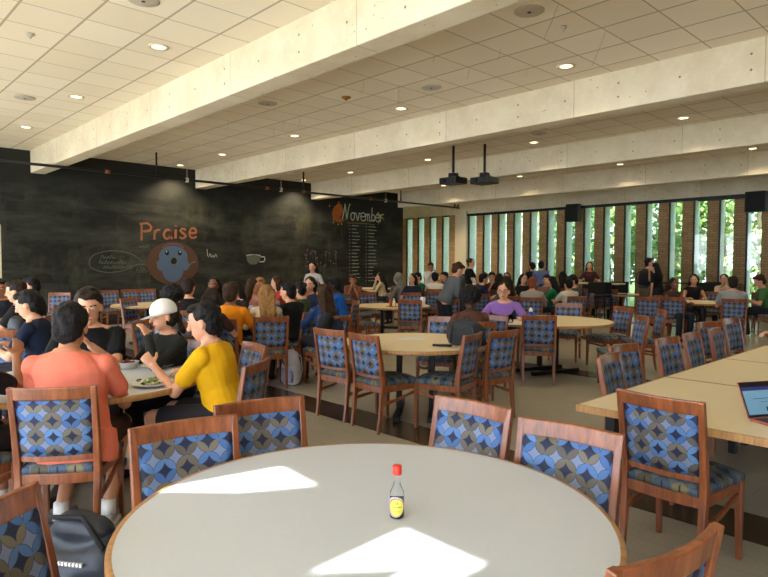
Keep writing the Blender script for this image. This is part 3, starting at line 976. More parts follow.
STILE = [(0, -.262, 0), (0, -.235, .15), (0, -.21, .40), (0, -.212, .48), (0, -.235, .65), (0, -.283, .905)]
def make_chair():
    t = thing('dining_chair', 'x', 'chair', (0, 0, 0))
    W = M['chairwood']
    for s in (-1, 1):
        bm = BM()
        rect_loft(bm, [(s * (.192 + .012 * (z / .9)), y, z) for _, y, z in STILE], [.028, .032, .036, .036, .033, .03], [.026, .034, .048, .048, .04, .028])
        obj('leg', bm, W, t, bevel=.005)
        bm = BM()
        rect_loft(bm, [(s * .212, .205, 0), (s * .208, .2, .43)], [.026, .042], [.026, .042])
        obj('leg', bm, W, t, bevel=.005)
        bm = BM()
        rect_loft(bm, [(s * .205, .185, .345), (s * .203, .1, .325), (s * .2, -.03, .29), (s * .197, -.215, .27)], .02, [.034, .026, .026, .034])
        obj('stretcher', bm, W, t, bevel=.004)
    bm = BM()
    arc_rail(bm, .206, -.266, .032, .835, .905, .026, yl=.012)
    obj('top_rail', bm, W, t, bevel=.006)
    bm = BM()
    arc_rail(bm, .195, -.213, .026, .497, .53, .022)
    obj('lower_rail', bm, W, t, bevel=.004)
    bm = BM()
    A = []; n = 12; nz = 6
    rows = []
    for j in range(nz + 1):
        z = .528 + (.838 - .528) * j / nz
        yc = -.218 - .047 * (j / nz) ** 1.4
        rows.append((z, yc))
    G = {}
    for side in (1, -1):
        for j, (z, yc) in enumerate(rows):
            for i in range(n + 1):
                x = -.188 + .376 * i / n
                k = 1 - (x / .188) ** 2
                e = (k * (1 - (2 * j / nz - 1) ** 2)) ** .35 if 0 < i < n and 0 < j < nz else 0
                G[side, j, i] = bm.verts.new((x, yc - .029 * k + side * (.008 + .012 * e), z))
    for side in (1, -1):
        for j in range(nz):
            for i in range(n):
                bm.faces.new([G[side, j, i], G[side, j, i + 1], G[side, j + 1, i + 1], G[side, j + 1, i]])
    for j in range(nz):
        for i in (0, n):
            bm.faces.new([G[1, j, i], G[-1, j, i], G[-1, j + 1, i], G[1, j + 1, i]])
    for i in range(n):
        for j in (0, nz):
            bm.faces.new([G[1, j, i], G[-1, j, i], G[-1, j, i + 1], G[1, j, i + 1]])
    obj('backrest', bm, M['fabric_back'], t, smooth=True)
    bm = BM(); cushion(bm, .234, .190, -.232, .228, .428, .478, .026)
    obj('seat', bm, M['fabric_seat'], t, smooth=True)
    bm = BM()
    n = 10
    loop = [(-.2 + .4 * i / n, -.215 - .022 * (1 - (2 * i / n - 1) ** 2)) for i in range(n + 1)] + [(.212 - .424 * i / n, .205 + .02 * (1 - (2 * i / n - 1) ** 2)) for i in range(n + 1)]
    rg = [[bm.verts.new((x * q, y * q, z)) for x, y in loop] for q, z in ((1.03, .372), (1.03, .43), (.92, .43), (.92, .372))]
    for a, b in zip(rg, rg[1:] + rg[:1]):
        for i in range(len(loop)):
            j = (i + 1) % len(loop)
            bm.faces.new([a[i], a[j], b[j], b[i]])
    obj('seat_frame', bm, W, t, bevel=.004)
    return t
CHAIR0 = make_chair()
chair_used = []
def chair(x, y, hd, label, group='dining chairs with circle-patterned upholstery'):
    """hd: the heading in degrees the sitter would face; x, y: the seat centre"""
    rz = R(hd - 90)
    if not chair_used:
        CHAIR0.location = (x, y, 0); CHAIR0.rotation_euler = (0, 0, rz); CHAIR0['label'] = label; CHAIR0['group'] = group
        chair_used.append(1)
        return CHAIR0
    return dup(CHAIR0, 'dining_chair', (x, y, 0), rz, label, 'chair', group)
def chair_back(x, y, hd, label, **k):
    """placed by the middle of its top rail"""
    return chair(x + .283 * math.cos(R(hd)), y + .283 * math.sin(R(hd)), hd, label, **k)

# ------------------------------------------------------------------ tables
def circle_pts(r, n=96):
    return [(r * math.cos(2 * PI * k / n), r * math.sin(2 * PI * k / n)) for k in range(n)]
def round_table(x, y, r, top, label, rz=0.0):
    t = thing('round_table', label, 'table', (x, y, 0), rz, 'round dining tables')
    bm = BM(); prism(bm, circle_pts(r - .018), .716, .75)
    obj('tabletop', bm, M[top], t)
    bm = BM()
    X, Y = Vector((1, 0, 0)), Vector((0, 1, 0))
    loft(bm, [(Vector((0, 0, z)), q, q, X, Y) for q, z in ((r - .018, .7503), (r - .004, .7503), (r, .744), (r, .722), (r - .004, .714), (r - .02, .714))], 96, cap=False)
    obj('edge_band', bm, M['oak'], t, smooth=True)
    for s in (-1, 1):
        bm = BM(); box(bm, s * .17 - .03, s * .17 + .03, -.03, .03, .06, .70)
        obj('post', bm, M['black_metal'], t, bevel=.006)
        bm = BM(); rect_loft(bm, [(s * .17, -.42, .03), (s * .17, .42, .03)], .06, .05); obj('foot_bar', bm, M['black_metal'], t, bevel=.006)
        bm = BM(); box(bm, s * .17 - .03, s * .17 + .03, -.3, .3, .69, .714); obj('top_bar', bm, M['black_metal'], t)
    bm = BM(); box(bm, -.17, .17, -.02, .02, .30, .35)
    obj('cross_bar', bm, M['black_metal'], t)
    return t
def slab_table(x0, x1, y0, y1, label, top='lam_maple'):
    t = thing('rectangular_table', label, 'table', ((x0 + x1) / 2, (y0 + y1) / 2, 0), 0, 'rectangular tables pushed into one row')
    hx, hy = (x1 - x0) / 2 - .002, (y1 - y0) / 2 - .002
    bm = BM(); box(bm, -hx + .012, hx - .012, -hy + .012, hy - .012, .714, .75)
    obj('tabletop', bm, M[top], t)
    bm = BM()
    for a in ((-hx, hx, -hy, -hy + .012), (-hx, hx, hy - .012, hy), (-hx, -hx + .012, -hy + .012, hy - .012), (hx - .012, hx, -hy + .012, hy - .012)):
        box(bm, *a, .712, .7502)
    obj('edge_band', bm, M['oak'], t)
    for sx in (-1, 1):
        for sy in (-1, 1):
            bm = BM(); box(bm, sx * (hx - .14) - .03, sx * (hx - .14) + .03, sy * (hy - .16) - .03, sy * (hy - .16) + .03, 0, .712)
            obj('leg', bm, M['black_metal'] , t, bevel=.005)
    return t

# ------------------------------------------------------------------ people
def rot_dir(yaw, pitch):
    """unit forward vector: yaw to the person's left, pitch up (degrees); the person faces +y"""
    y, p = R(yaw), R(pitch)
    return Vector((-math.sin(y) * math.cos(p), math.cos(y) * math.cos(p), math.sin(p)))
def ik(a, b, l1, l2, pole):
    d = b - a
    L = min(d.length, (l1 + l2) * .995)
    u = d.normalized()
    b = a + u * L
    k = (l1 * l1 - l2 * l2 + L * L) / (2 * L)
    h = math.sqrt(max(l1 * l1 - k * k, 0))
    p = (pole - u * u.dot(pole)).normalized()
    return a + u * k + p * h, b
def hand(bm, w, d, nrm, side, s, curl=.5):
    """w wrist, d along the hand, nrm out of the back of the hand, side = +1 thumb towards d x nrm"""
    d = d.normalized(); nrm = (nrm - d * d.dot(nrm)).normalized(); sd = d.cross(nrm) * side
    pc = w + d * .05 * s
    capsule(bm, w - d * .02 * s, w + d * .07 * s, .028 * s, .038 * s, 10, .42, ax=sd)
    for k, (off, ln) in enumerate(((.030, .068), (.010, .078), (-.010, .072), (-.029, .056))):
        p = w + d * .082 * s + sd * off * s
        q = d.copy()
        r = .0088 * s
        for seg in range(3):
            q = (q - nrm * curl * (.55 + .2 * seg)).normalized()
            L = ln * s * (.45, .32, .25)[seg]
            capsule(bm, p, p + q * L, r, r * .88, 8)
            p = p + q * L; r *= .9
    p = w + d * .022 * s + sd * .024 * s
    q = (d * .55 + sd * .8 - nrm * .25).normalized()
    for seg in range(2):
        capsule(bm, p, p + q * .036 * s, .0115 * s, .0098 * s, 8)
        p = p + q * .036 * s; q = (q - sd * .35 * curl - nrm * .2 + d * .25).normalized()

def person(x, y, hd, label, pose='sit', s=1.0, fem=False, lean=8, look=(0, -8), hands=('table', 'table'), shirt=(30, 30, 34), sleeve='short',
           pants=(38, 42, 54), legs='long', shoes=(40, 40, 44), skin='light', hair='short', hcol='black', det=0, group=None, z=0.0, bend=0, knees=.44, ank=.40, wide=1.0,
           curl=.5, hat=None, out=0.0, side=0.0, tail=0.0):
    t = thing('person', label, 'person', (x, y, z), R(hd - 90), group)
    vox = {0: .017, 1: .011, 2: .0068}[det]
    # skeleton
    sit = pose == 'sit'
    P = Vector((0, -.03, .555 if sit else .93 * s))
    la = R(lean)
    up = Vector((0, math.sin(la), math.cos(la)))
    fw = Vector((0, math.cos(la), -math.sin(la)))
    X = Vector((1, 0, 0))
    sp = lambda q: P + up * (q * s) + fw * (.02 * math.sin(q / .5 * PI) * s) + X * (side * max(q, 0) / .5)
    shw = (.172 if not fem else .150) * s * wide
    sh = {k: sp(.405) + X * k * shw for k in (1, -1)}
    HF = rot_dir(*look)
    HX = HF.cross(Vector((0, 0, 1))).normalized()
    HU = HX.cross(HF).normalized()
    HM = Matrix((HX, HF, HU)).transposed()
    neck0 = sp(.455)
    head = neck0 + up * .055 * s + Vector((0, .022, .10)) * s + HF * .012
    presets = {'table': lambda k: Vector((k * .14, .43, .785)), 'lap': lambda k: Vector((k * .09, .27, .66)), 'chin': lambda k: head + Vector((k * .05, .09, -.20)),
               'mouth': lambda k: head + HF * .13 + HX * k * .03 + Vector((0, 0, -.11)), 'down': lambda k: Vector((k * (shw + .06), .03, sh[k].z - .52 * s)),
               'back': lambda k: Vector((k * .1, .35, .79)), 'up': lambda k: head + Vector((k * .13, .12, .02)), 'front': lambda k: P + Vector((k * .1, .24, .14)), 'phone': lambda k: head + Vector((k * .07, .24, -.16))}
    arm = {}
    for k, h in ((1, hands[0]), (-1, hands[1])):
        tg = presets[h](k) if isinstance(h, str) else Vector(h)
        pole = Vector((k * (.55 + out), -.35, -.8 + out * .5))
        if tg.z > sh[k].z - .05:
            pole = Vector((k * .5, .1, -1))
        arm[k] = ik(sh[k], tg, .285 * s, .25 * s, pole)
    hip = {k: P + X * k * .088 * s + Vector((0, 0, -.015)) for k in (1, -1)}
    if sit:
        knee = {k: Vector((k * .13, knees * s, .525)) for k in (1, -1)}
        ankle = {k: Vector((k * .13, ank, .10)) for k in (1, -1)}
    else:
        off = .05
        knee = {k: Vector((k * .10, P.y + .03 + k * off * .5, .50 * s)) for k in (1, -1)}
        ankle = {k: Vector((k * .11, P.y - .03 + k * off, .09)) for k in (1, -1)}
    # torso sections: (t, half width, half depth)
    hw = 1.0 if not fem else .93
    TS = [(-.10, .10, .08), (-.06, .150, .115), (0.0, .168, .125), (.09, .150 if not fem else .138, .112), (.18, .142 if not fem else .118, .102), (.28, .160 if not fem else .136, .112),
          (.35, .170 if not fem else .148, .112), (.40, .155 if not fem else .136, .098), (.435, .122 if not fem else .108, .082), (.465, .082, .066), (.49, .06, .055)]
    def torso(bm, inf=0.0, q0=-.2, q1=.6, low=0.0):
        S = [(sp(q), (a * wide + inf) * s * hw, (b + inf) * s, X, fw) for q, a, b in TS if q0 <= q <= q1]
        loft(bm, S, 20, sq=.88)
    skin_m = SK[skin]
    # body: one continuous surface
    bm = BM()
    torso(bm)
    capsule(bm, sp(.45), head - HU * .06 * s, .056 * s * (.9 if fem else 1), .052 * s * (.9 if fem else 1), 14)
    hs = s * (1.02 if fem else 1.07)
    ellipsoid(bm, head + HU * .022 * hs - HF * .008, (.077 * hs, .098 * hs, .098 * hs), HM, 20, 13)
    ellipsoid(bm, head - HU * .045 * hs + HF * .018 * hs, (.060 * hs, .070 * hs, .068 * hs), HM, 16, 11)
    ellipsoid(bm, head - HU * .092 * hs + HF * .052 * hs, (.026 * hs, .024 * hs, .020 * hs), HM, 10, 7)
    capsule(bm, head + HU * .012 * hs + HF * .086 * hs, head - HU * .026 * hs + HF * .106 * hs, .010 * hs, .0145 * hs, 8)
    capsule(bm, head - HU * .060 * hs + HF * .078 * hs - HX * .018, head - HU * .060 * hs + HF * .078 * hs + HX * .018, .009 * hs, .009 * hs, 8)
    capsule(bm, head + HU * .026 * hs + HF * .078 * hs - HX * .035, head + HU * .026 * hs + HF * .078 * hs + HX * .035, .014 * hs, .014 * hs, 8)
    for k in (1, -1):
        ellipsoid(bm, head + HX * k * .078 * hs - HU * .012 * hs - HF * .006, (.010 * hs, .018 * hs, .030 * hs), HM, 8, 7)
        el, wr = arm[k]
        ellipsoid(bm, sh[k] - up * .012, (.047 * s, .050 * s, .050 * s))
        capsule(bm, sp(.46), sh[k], .045 * s, .040 * s, 10)
        capsule(bm, sh[k], el, .047 * s * (.85 if fem else 1), .037 * s * (.85 if fem else 1), 12)
        capsule(bm, el, wr, .038 * s * (.85 if fem else 1), .025 * s * (.9 if fem else 1), 12)
        d = (wr - el).normalized()
        if wr.z < .86 and sit:
            d = Vector((-k * .25, .9, -.05)); nrm = Vector((0, 0, 1))
        elif pose == 'stand' and wr.z < 1.1 * s:
            nrm = Vector((k, 0, 0))
        else:
            d = (d + Vector((0, .3, .25))).normalized(); nrm = Vector((k * .8, -.2, .3))
        hand(bm, wr, d, nrm, -k if nrm.z < .9 else -k, s * (.88 if fem else .97), curl)
        capsule(bm, hip[k], knee[k], .084 * s, .056 * s, 14)
        capsule(bm, knee[k], ankle[k], .056 * s, .036 * s, 12)
        capsule(bm, ankle[k], ankle[k] + Vector((0, .10, -.055)), .036 * s, .03 * s, 8)
    body = mobj('body', blend(bm, vox, 2), skin_m, t)
    # shirt
    bm = BM()
    inf = .014
    torso(bm, inf, -.07, .475)
    if tail:
        loft(bm, [(sp(q), (a * wide + .03) * s, (b + .035) * s, X, fw) for q, a, b in ((-tail, .17, .125), (-.04, .172, .125), (.05, .16, .115))], 20, sq=.88)
    for k in (1, -1):
        el, wr = arm[k]
        ellipsoid(bm, sh[k] - up * .014, (.057 * s, .060 * s, .060 * s))
        capsule(bm, sp(.44), sh[k], .052 * s, .048 * s, 12)
        e = {'short': .60, 'long': 1.0, 'none': 0}[sleeve]
        if e:
            capsule(bm, sh[k], sh[k].lerp(el, e), (.056 if not fem else .050) * s, (.061 if e < 1 else .050) * s * (.9 if fem else 1), 14)
        if sleeve == 'long':
            capsule(bm, el, el.lerp(wr, .93), .050 * s * (.9 if fem else 1), .036 * s, 14)
    mobj('shirt', blend(bm, vox * 1.05, 2, .007 if det else .004, 11, seed=x + y), cloth(shirt), t)
    # trousers
    if legs != 'none' and (det or pose == 'stand' or True):
        bm = BM()
        loft(bm, [(sp(q), (a * (1 if q < .05 else 1) + .011) * s * hw, (b + .011) * s, X, fw) for q, a, b in ((-.11, .11, .09), (-.06, .155, .118), (0, .17, .128), (.075, .155, .118))], 18, sq=.9)
        for k in (1, -1):
            if legs == 'long':
                capsule(bm, hip[k], knee[k], .098 * s, .072 * s, 14)
                capsule(bm, knee[k], ankle[k] + Vector((0, 0, .02)), .070 * s, .055 * s, 12)
            else:
                capsule(bm, hip[k], hip[k].lerp(knee[k], .80), .100 * s, .082 * s, 14)
        mobj('trousers', blend(bm, vox * 1.15, 2, .005, 9, seed=y), cloth(pants), t)
    so_ = None
    for k in (1, -1):
        bm = BM()
        a = ankle[k]
        capsule(bm, Vector((a.x, a.y - .02, .045)), Vector((a.x, a.y + .17, .038)), .045, .040, 12, .85, ax=X)
        capsule(bm, Vector((a.x, a.y - .015, .06)), a + Vector((0, 0, .0)), .044, .042, 10)
        so_ = mobj('shoe', blend(bm, max(vox, .009), 2), cloth(shoes), t)
    if det == 2 and legs == 'short':
        for k in (1, -1):
            a = ankle[k]; bm = BM()
            loft(bm, [(Vector((a.x, a.y + .075, z)), .047, .140, Vector((1, 0, 0)), Vector((0, 1, 0))) for z in (.002, .022)], 20)
            obj('sole', bm, M['white_plastic'], t)
            bm = BM(); loft(bm, [(Vector((a.x, a.y - .01, .07)), .043, .045, Vector((1, 0, 0)), Vector((0, 1, 0))), (a + Vector((0, -.003, .05)), .041, .043, Vector((1, 0, 0)), Vector((0, 1, 0)))], 16)
            obj('sock', bm, M['white_plastic'], t, smooth=True)
    # hair
    hm = HR[hcol]
    top = head + HU * .03 * hs
    if hair != 'none' and hat != 'cap' or hair in ('long', 'bun', 'pony'):
        bm = BM()
        if hair == 'afro':
            ellipsoid(bm, top - HF * .028 + HU * .03, (.125 * hs, .118 * hs, .115 * hs), HM, 20, 13)
        elif hat == 'cap':
            ellipsoid(bm, head - HF * .035 * hs - HU * .012, (.083 * hs, .078 * hs, .09 * hs), HM, 18, 11)
        else:
            ellipsoid(bm, top - HF * .022 * hs + HU * .010 * hs, (.087 * hs, .094 * hs, .092 * hs), HM, 20, 13)
            ellipsoid(bm, head - HF * .048 * hs - HU * .012 * hs, (.079 * hs, .062 * hs, .085 * hs), HM, 16, 11)
            if hair == 'short':
                ellipsoid(bm, top + HF * .045 * hs + HU * .060 * hs, (.064 * hs, .050 * hs, .030 * hs), HM, 12, 7)
        if hair == 'long':
            for k in (-1, 0, 1):
                a = head - HF * .055 * hs + HX * k * .052 * hs
                b = sp(.36) - fw * .135 * s + HX * k * .055 * hs
                c = sp(.20) - fw * .125 * s + HX * k * .045 * hs
                capsule(bm, a, b, .058 * hs, .050 * hs, 10); capsule(bm, b, c, .050 * hs, .022, 10)
            for k in (-1, 1):
                capsule(bm, head + HX * k * .07 * hs - HF * .02, sp(.40) + HX * k * .075 * hs - fw * .03, .030 * hs, .026 * hs, 10)
        if hair in ('bun',):
            ellipsoid(bm, head - HF * .115 * hs + HU * .05, (.040, .038, .040), HM, 12, 9)
        if hair == 'pony':
            capsule(bm, head - HF * .10 * hs + HU * .02, head - HF * .14 * hs - HU * .16, .036, .018, 10)
        mobj('hair', blend(bm, vox * (1.1 if det < 2 else .85), 1, .022 if hair == 'afro' else .011, 40 if hair == 'afro' else 26, seed=x), hm, t)
    if hat == 'cap':
        bm = BM()
        ellipsoid(bm, top - HF * .006 + HU * .008 * hs, (.088 * hs, .108 * hs, .100 * hs), HM, 24, 15)
        geom = list(bm.verts) + list(bm.edges) + list(bm.faces)
        bmesh.ops.bisect_plane(bm, geom=geom, plane_co=top - HU * .012, plane_no=HU, clear_inner=True)
        n = 14; rim = []
        for i in range(n + 1):
            a = R(25 + 130 * i / n)
            rim.append((math.cos(a), math.sin(a)))
        base = top - HU * .012
        va = [bm.verts.new(base - HF * .01 + HX * c * .080 * hs + HF * q * .100 * hs) for c, q in rim]
        vb = [bm.verts.new(base + HX * c * .076 * hs + HF * (q * .100 + .085 * max(0, q) ** 1.5) * hs - HU * .014 * max(0, q)) for c, q in rim]
        for i in range(n):
            bm.faces.new([va[i], va[i + 1], vb[i + 1], vb[i]])
        r = bmesh.ops.solidify(bm, geom=list(bm.faces), thickness=.004)
        obj('cap', bm, cloth((232, 230, 226)), t, smooth=True)
    if hat == 'hood':
        bm = BM()
        ellipsoid(bm, top - HF * .03, (.105 * hs, .105 * hs, .125 * hs), HM, 18, 11)
        capsule(bm, head - HF * .05 - HU * .04, sp(.44) - fw * .04, .09, .10, 12)
        mobj('hood', blend(bm, vox * 1.1, 2, .005, 12), cloth(shirt), t)
    # face
    if det or abs((hd - 316 + look[0] + 180) % 360 - 180) < 100:
        for k in (1, -1):
            bm = BM(); ellipsoid(bm, head + HX * k * .031 * hs + HU * .008 * hs + HF * (.082 * hs), (.013 * hs, .008 * hs, .0065 * hs), HM, 12, 9)
            e = obj('eye', bm, M['eyewhite'], t, smooth=True)
            bm = BM(); ellipsoid(bm, head + HX * k * .031 * hs + HU * .008 * hs + HF * (.0885 * hs), (.0055 * hs, .003 * hs, .0055 * hs), HM, 10, 7)
            obj('iris', bm, M['iris'], e, smooth=True)
            bm = BM(); capsule(bm, head + HX * k * .016 * hs + HU * .030 * hs + HF * .090 * hs, head + HX * k * .048 * hs + HU * .033 * hs + HF * .078 * hs, .005 * hs, .004 * hs, 6)
            obj('eyebrow', bm, hm, t, smooth=True)
        bm = BM(); capsule(bm, head - HU * .060 * hs + HF * .0845 * hs - HX * .019, head - HU * .060 * hs + HF * .0845 * hs + HX * .019, .0055 * hs, .0055 * hs, 8)
        obj('lips', bm, M['lips'], t, smooth=True)
    return t, dict(head=head, HF=HF, HX=HX, HU=HU, hs=hs, sp=sp, fw=fw, up=up, arm=arm, sh=sh)
M['eyewhite'] = plain('eye_white', rgb(222, 214, 206), 0.3)
M['iris'] = plain('iris', rgb(34, 24, 18), 0.2)
M['lips'] = plain('lips', rgb(164, 92, 84), 0.45)
def polar(u, d):
    """a floor point d metres deep along the view heading of 136 degrees, u/607 of that to its side"""
    q = (u - 384) / 607.4
    return d * (-.722 + .691 * q), d * (.690 + .723 * q)
def toward(x, y, cx, cy):
    return math.degrees(math.atan2(cy - y, cx - x))
# ------------------------------------------------------------------ layout: tables
T0 = (-1.42, 1.293); T1 = (-4.43, 1.40); T2 = (-4.31, 4.58); T3 = (-4.67, 7.73)
T4 = polar(391, 11.7); T5 = polar(372, 20.0); T6 = polar(153, 11.8); T7 = polar(694, 13.2); T9 = polar(-2, 6.6); T10 = polar(532, 16.3); T11 = polar(262, 8.75); T12 = polar(615, 16.6); T13 = polar(455, 15.5); T14 = polar(318, 9.6); T15 = polar(440, 9.6 + 9)
round_table(*T0, .772, 'lam_cool_lit', 'large pale round table with oak rim and a soy sauce bottle on it')
round_table(*T1, .762, 'lam_cool_lit', 'round table with plates of food between the people in coral and yellow shirts', 1.1)
round_table(*T2, .775, 'lam_maple', 'round maple-topped table with a black backpack and a sheet of paper on it', .7)
round_table(*T3, .90, 'lam_maple', 'widest maple-topped round table, with the blue bottle and a person in purple', -.3)
round_table(*T4, .762, 'lam_maple', 'round maple table with condiment bottles and a white cup on it', .6)
round_table(*T5, .762, 'lam_maple', 'small-looking far round table in front of the chalk calendar')
round_table(*T6, .762, 'lam_maple', 'empty round table near the chalkboard under the speech bubble', .4)
round_table(*T7, .762, 'lam_maple', 'round maple table in front of the person in the strapless top', .2)
round_table(*T9, .762, 'lam_maple', 'round table of the group in dark shirts at the edge of the room')
round_table(*T10, .762, 'lam_maple', 'far round table beside the person in the green shirt')
round_table(*T11, .762, 'lam_maple', 'round table hidden among the group with the orange shirt and the blonde hair')
round_table(*T12, .762, 'lam_maple', 'far round table near the windows between black bar stools')
round_table(*T13, .762, 'lam_maple', 'far round table crowded by diners beside the pale column')
round_table(*T15, .762, 'lam_maple', 'farthest round table near the first window slots')
slab_table(-1.735, 1.0, 3.18, 4.44, 'rectangular maple table with the open laptop, nearest of its row')
slab_table(-1.735, 1.0, 4.44, 5.68, 'empty rectangular maple table in the middle of its row')
slab_table(-1.735, 1.0, 5.68, 6.92, 'empty rectangular maple table at the far end of its row')

# ------------------------------------------------------------------ layout: empty chairs
chair_back(-1.217, 3.049, 86.6, 'wooden dining chair seen whole from behind, at the near end of the rectangular table')
chair_back(-1.758, 2.26, -88, 'dining chair behind the soy sauce bottle at the far rim of the pale table')
CHAIR0['label'] = 'wooden dining chair seen whole from behind at the near end of the rectangular table'
bpy.data.objects['dining_chair.001']['label'] = 'dining chair behind the soy sauce bottle at the far rim of the pale table'
chair_back(-1.235, 2.214, -83, 'wooden dining chair at the pale round table, just beside the leg of the rectangular table')
chair_back(-2.342, 1.114, -10.5, 'wooden dining chair at the pale round table in front of the yellow-shirted person\'s lap')
chair_back(-2.461, 1.545, -14, 'wooden dining chair partly behind another, with its back towards the yellow shirt')
chair_back(-1.84, .325, 45, 'wooden dining chair cut by the corner of the photo beside the navy bag')
chair_back(-.536, 1.427, 170, 'wooden dining chair whose curved top rail alone shows at the bottom edge of the photo')
chair_back(-4.70, 3.74, 96, 'first of two side-by-side blue chairs at the middle table, farther from the laptop')
chair_back(-4.17, 3.72, 87, 'second of two side-by-side blue chairs at the middle table, its round seat showing')
chair_back(-3.50, 4.50, 196, 'chair at the middle table whose blue seat points at the two side-by-side chairs')
chair_back(-3.46, 4.94, 176, 'chair at the middle table overlapping the one whose seat shows, below the purple shirt')
x, y = polar(446, 7.45); chair_back(x, y, toward(x, y, *T2) , 'chair with a sunlit lilac backrest behind the black backpack')
x, y = polar(493, 7.7); chair_back(x, y, toward(x, y, *T2), 'brown-framed chair close behind the black backpack on the table')
chair_back(-4.22, 6.78, 124, 'chair seen from behind in front of the blue bottle at the widest round table')
x, y = polar(569, 10.1); chair_back(x, y, toward(x, y, *T3), 'chair on the far side of the widest round table, facing the camera')
x, y = polar(624, 9.3); chair_back(x, y, 243, 'chair at the rim of the widest round table, turned with its seat towards the table')
x, y = polar(644, 7.66); chair_back(x, y, 222, 'narrow-looking chair seen edge-on, nearer of two behind the row of rectangular tables')
x, y = polar(663, 8.7); chair_back(x, y, 217, 'narrow-looking chair seen edge-on, farther of two behind the row of rectangular tables')
chair_back(-2.02, 4.16, 8, 'chair along the rectangular tables, nearest of that side to the camera')
chair_back(-2.19, 4.77, -4, 'second chair along the side of the rectangular tables, behind the nearest one')
chair_back(-2.15, 5.54, -3, 'third chair along the side of the rectangular tables')
chair_back(-2.14, 6.08, 2, 'fourth chair along the side of the rectangular tables')
chair_back(-2.12, 6.66, 6, 'fifth chair along the side of the rectangular tables, narrow behind the fourth')
chair_back(-2.42, 7.45, -17, 'wide-looking chair past the end of the rectangular tables')
chair_back(-2.40, 8.1, -6, 'last chair past the end of the rectangular tables, beside the wide-looking one')
x, y = polar(648, 12.2); chair_back(x, y, 112, 'dark-backed chair seen from behind, below the standing person with a backpack')
x, y = polar(673, 12.2); chair_back(x, y, 112, 'dark-backed chair seen from behind, close to the far round table by the windows')
for u, d, h, lb in ((690, 14.9, 290, 'far chair across the round table, below the person in the strapless top'), (711, 14.7, 285, 'far chair across the round table beside the grey-shirted back'),
                    (762, 14.4, 100, 'dark far chair at the photo edge under the flat cap'), (592, 16.2, 120, 'far chair below the dark bar stool, first of two'), (609, 16.0, 118, 'far chair below the dark bar stool, second of two'),
                    (626, 17.6, 200, 'far chair half hidden beside the windows'), (448, 11.3, 130, 'chair seen from behind just under the leaning person in grey'),
                    (569.5, 13.6, 120, 'chair seen from behind under the white shirt at the far table'), (412, 13.7, 330, 'light-backed chair across the table with the white cup'),
                    (410, 10.9, 128, 'chair seen from behind at the table with condiment bottles, beside the white cup'), (350, 10.9, 75, 'chair with its seat turned to the table with condiment bottles'),
                    (346, 13.1, 20, 'chair standing behind the one turned to the condiment table'), (367, 13.9, -20, 'chair with a purple bag on it beyond the condiment table'),
                    (350, 18.2, 0, 'far chair by the round table under the chalk calendar'), (421, 18.5, 130, 'far chair below the hooded figure near the windows'), (434, 18.0, 135, 'far chair below the white shirt near the windows'),
                    (109, 14.4, 0, 'chair by the chalkboard, first behind the empty round table'), (130, 14.9, 0, 'chair by the chalkboard, second behind the empty round table'), (147, 15.2, 0, 'chair by the chalkboard, third behind the empty round table'),
                    (60, 13.2, 330, 'chair by the chalkboard behind the row of dark-haired people'), (4, 5.8, 150, 'dark chair back at the very edge of the photo with a black bag before it'),
                    (480, 13.2, 130, 'chair seen from behind below the seated person in navy'), (430, 14.5, 120, 'chair seen from behind below the person in white at the windows'),
                    (665, 16.0, 140, 'chair seen from behind near the window under the person in black'), (128, 11.2, 30, 'chair tucked at the empty round table near the chalkboard'), (244, 3.95 + 6.9, 150, 'chair half hidden among the far group at the teacup drawing')):
    x, y = polar(u, d); chair_back(x, y, h, lb)
x, y = -4.25, 2.62; chair_back(x, y, 262, 'chair with a bright blue backrest behind the yellow-shirted person')

# ------------------------------------------------------------------ people with their chairs
def sitter(x, y, hd, label, clabel, **k):
    if clabel:
        chair(x, y, hd, clabel)
    return person(x, y, hd, label, **k)
def fwd(x, y, hd, d):
    return x + d * math.cos(R(hd)), y + d * math.sin(R(hd))
cx, cy = fwd(-3.469, .923, 146, .283)
chair(cx, cy, 146, 'wooden dining chair seen from behind, holding the person in coral')
coral, CI = sitter(cx + .02, cy + .03, 146, 'person in a coral t-shirt seen from behind at the table', None, s=1.05, out=-.1, side=-.085, tail=.12, wide=1.08, lean=15, look=(-2, -16),
       shirt=(226, 122, 100), pants=(62, 44, 38), legs='short', shoes=(150, 150, 150), skin='mid', hair='short', det=2, hands=((.10, .43, .80), (-.16, .43, .80)), ank=.10, knees=.42)
cx, cy = fwd(-3.456, 2.152, 216, .283)
chair(cx, cy, 216, 'wooden dining chair holding the person in yellow, its curved rail showing')
yellow, YI = sitter(cx + .035, cy + .035, 216, 'person in a yellow t-shirt leaning over a salad plate', None, s=1.02, wide=1.03, lean=15, look=(8, -12),
       shirt=(228, 172, 18), pants=(40, 38, 44), legs='short', shoes=(30, 30, 32), skin='light', hair='short', det=2, hands=((.16, .36, .80), (-.12, .45, .87)), curl=1.0, out=-.3)
x, y = polar(89, 4.72)
blk, BI = sitter(x, y, toward(x, y, *T1), 'person with short brown hair in a black t-shirt facing the camera', 'chair of the person in a black t-shirt who faces the camera', s=1.09, wide=1.05, lean=5, look=(-2, -14),
       shirt=(20, 20, 23), pants=(30, 30, 36), skin='light', hair='short', hcol='darkbrown', det=2, hands=((.16, .40, .84), (-.02, .38, .95)), curl=.9)
x, y = polar(172, 4.8)
cap, KI = sitter(x, y, toward(x, y, *T1) - 4, 'person in a white baseball cap eating a slice of bread', 'chair of the person in the white baseball cap', s=.97, fem=True, lean=8, look=(-14, -8),
       shirt=(36, 38, 36), sleeve='long', pants=(30, 30, 34), skin='light', hair='pony', hcol='darkbrown', hat='cap', det=2, hands=((.20, .34, .84), (-.04, .25, 1.0)), curl=.9)
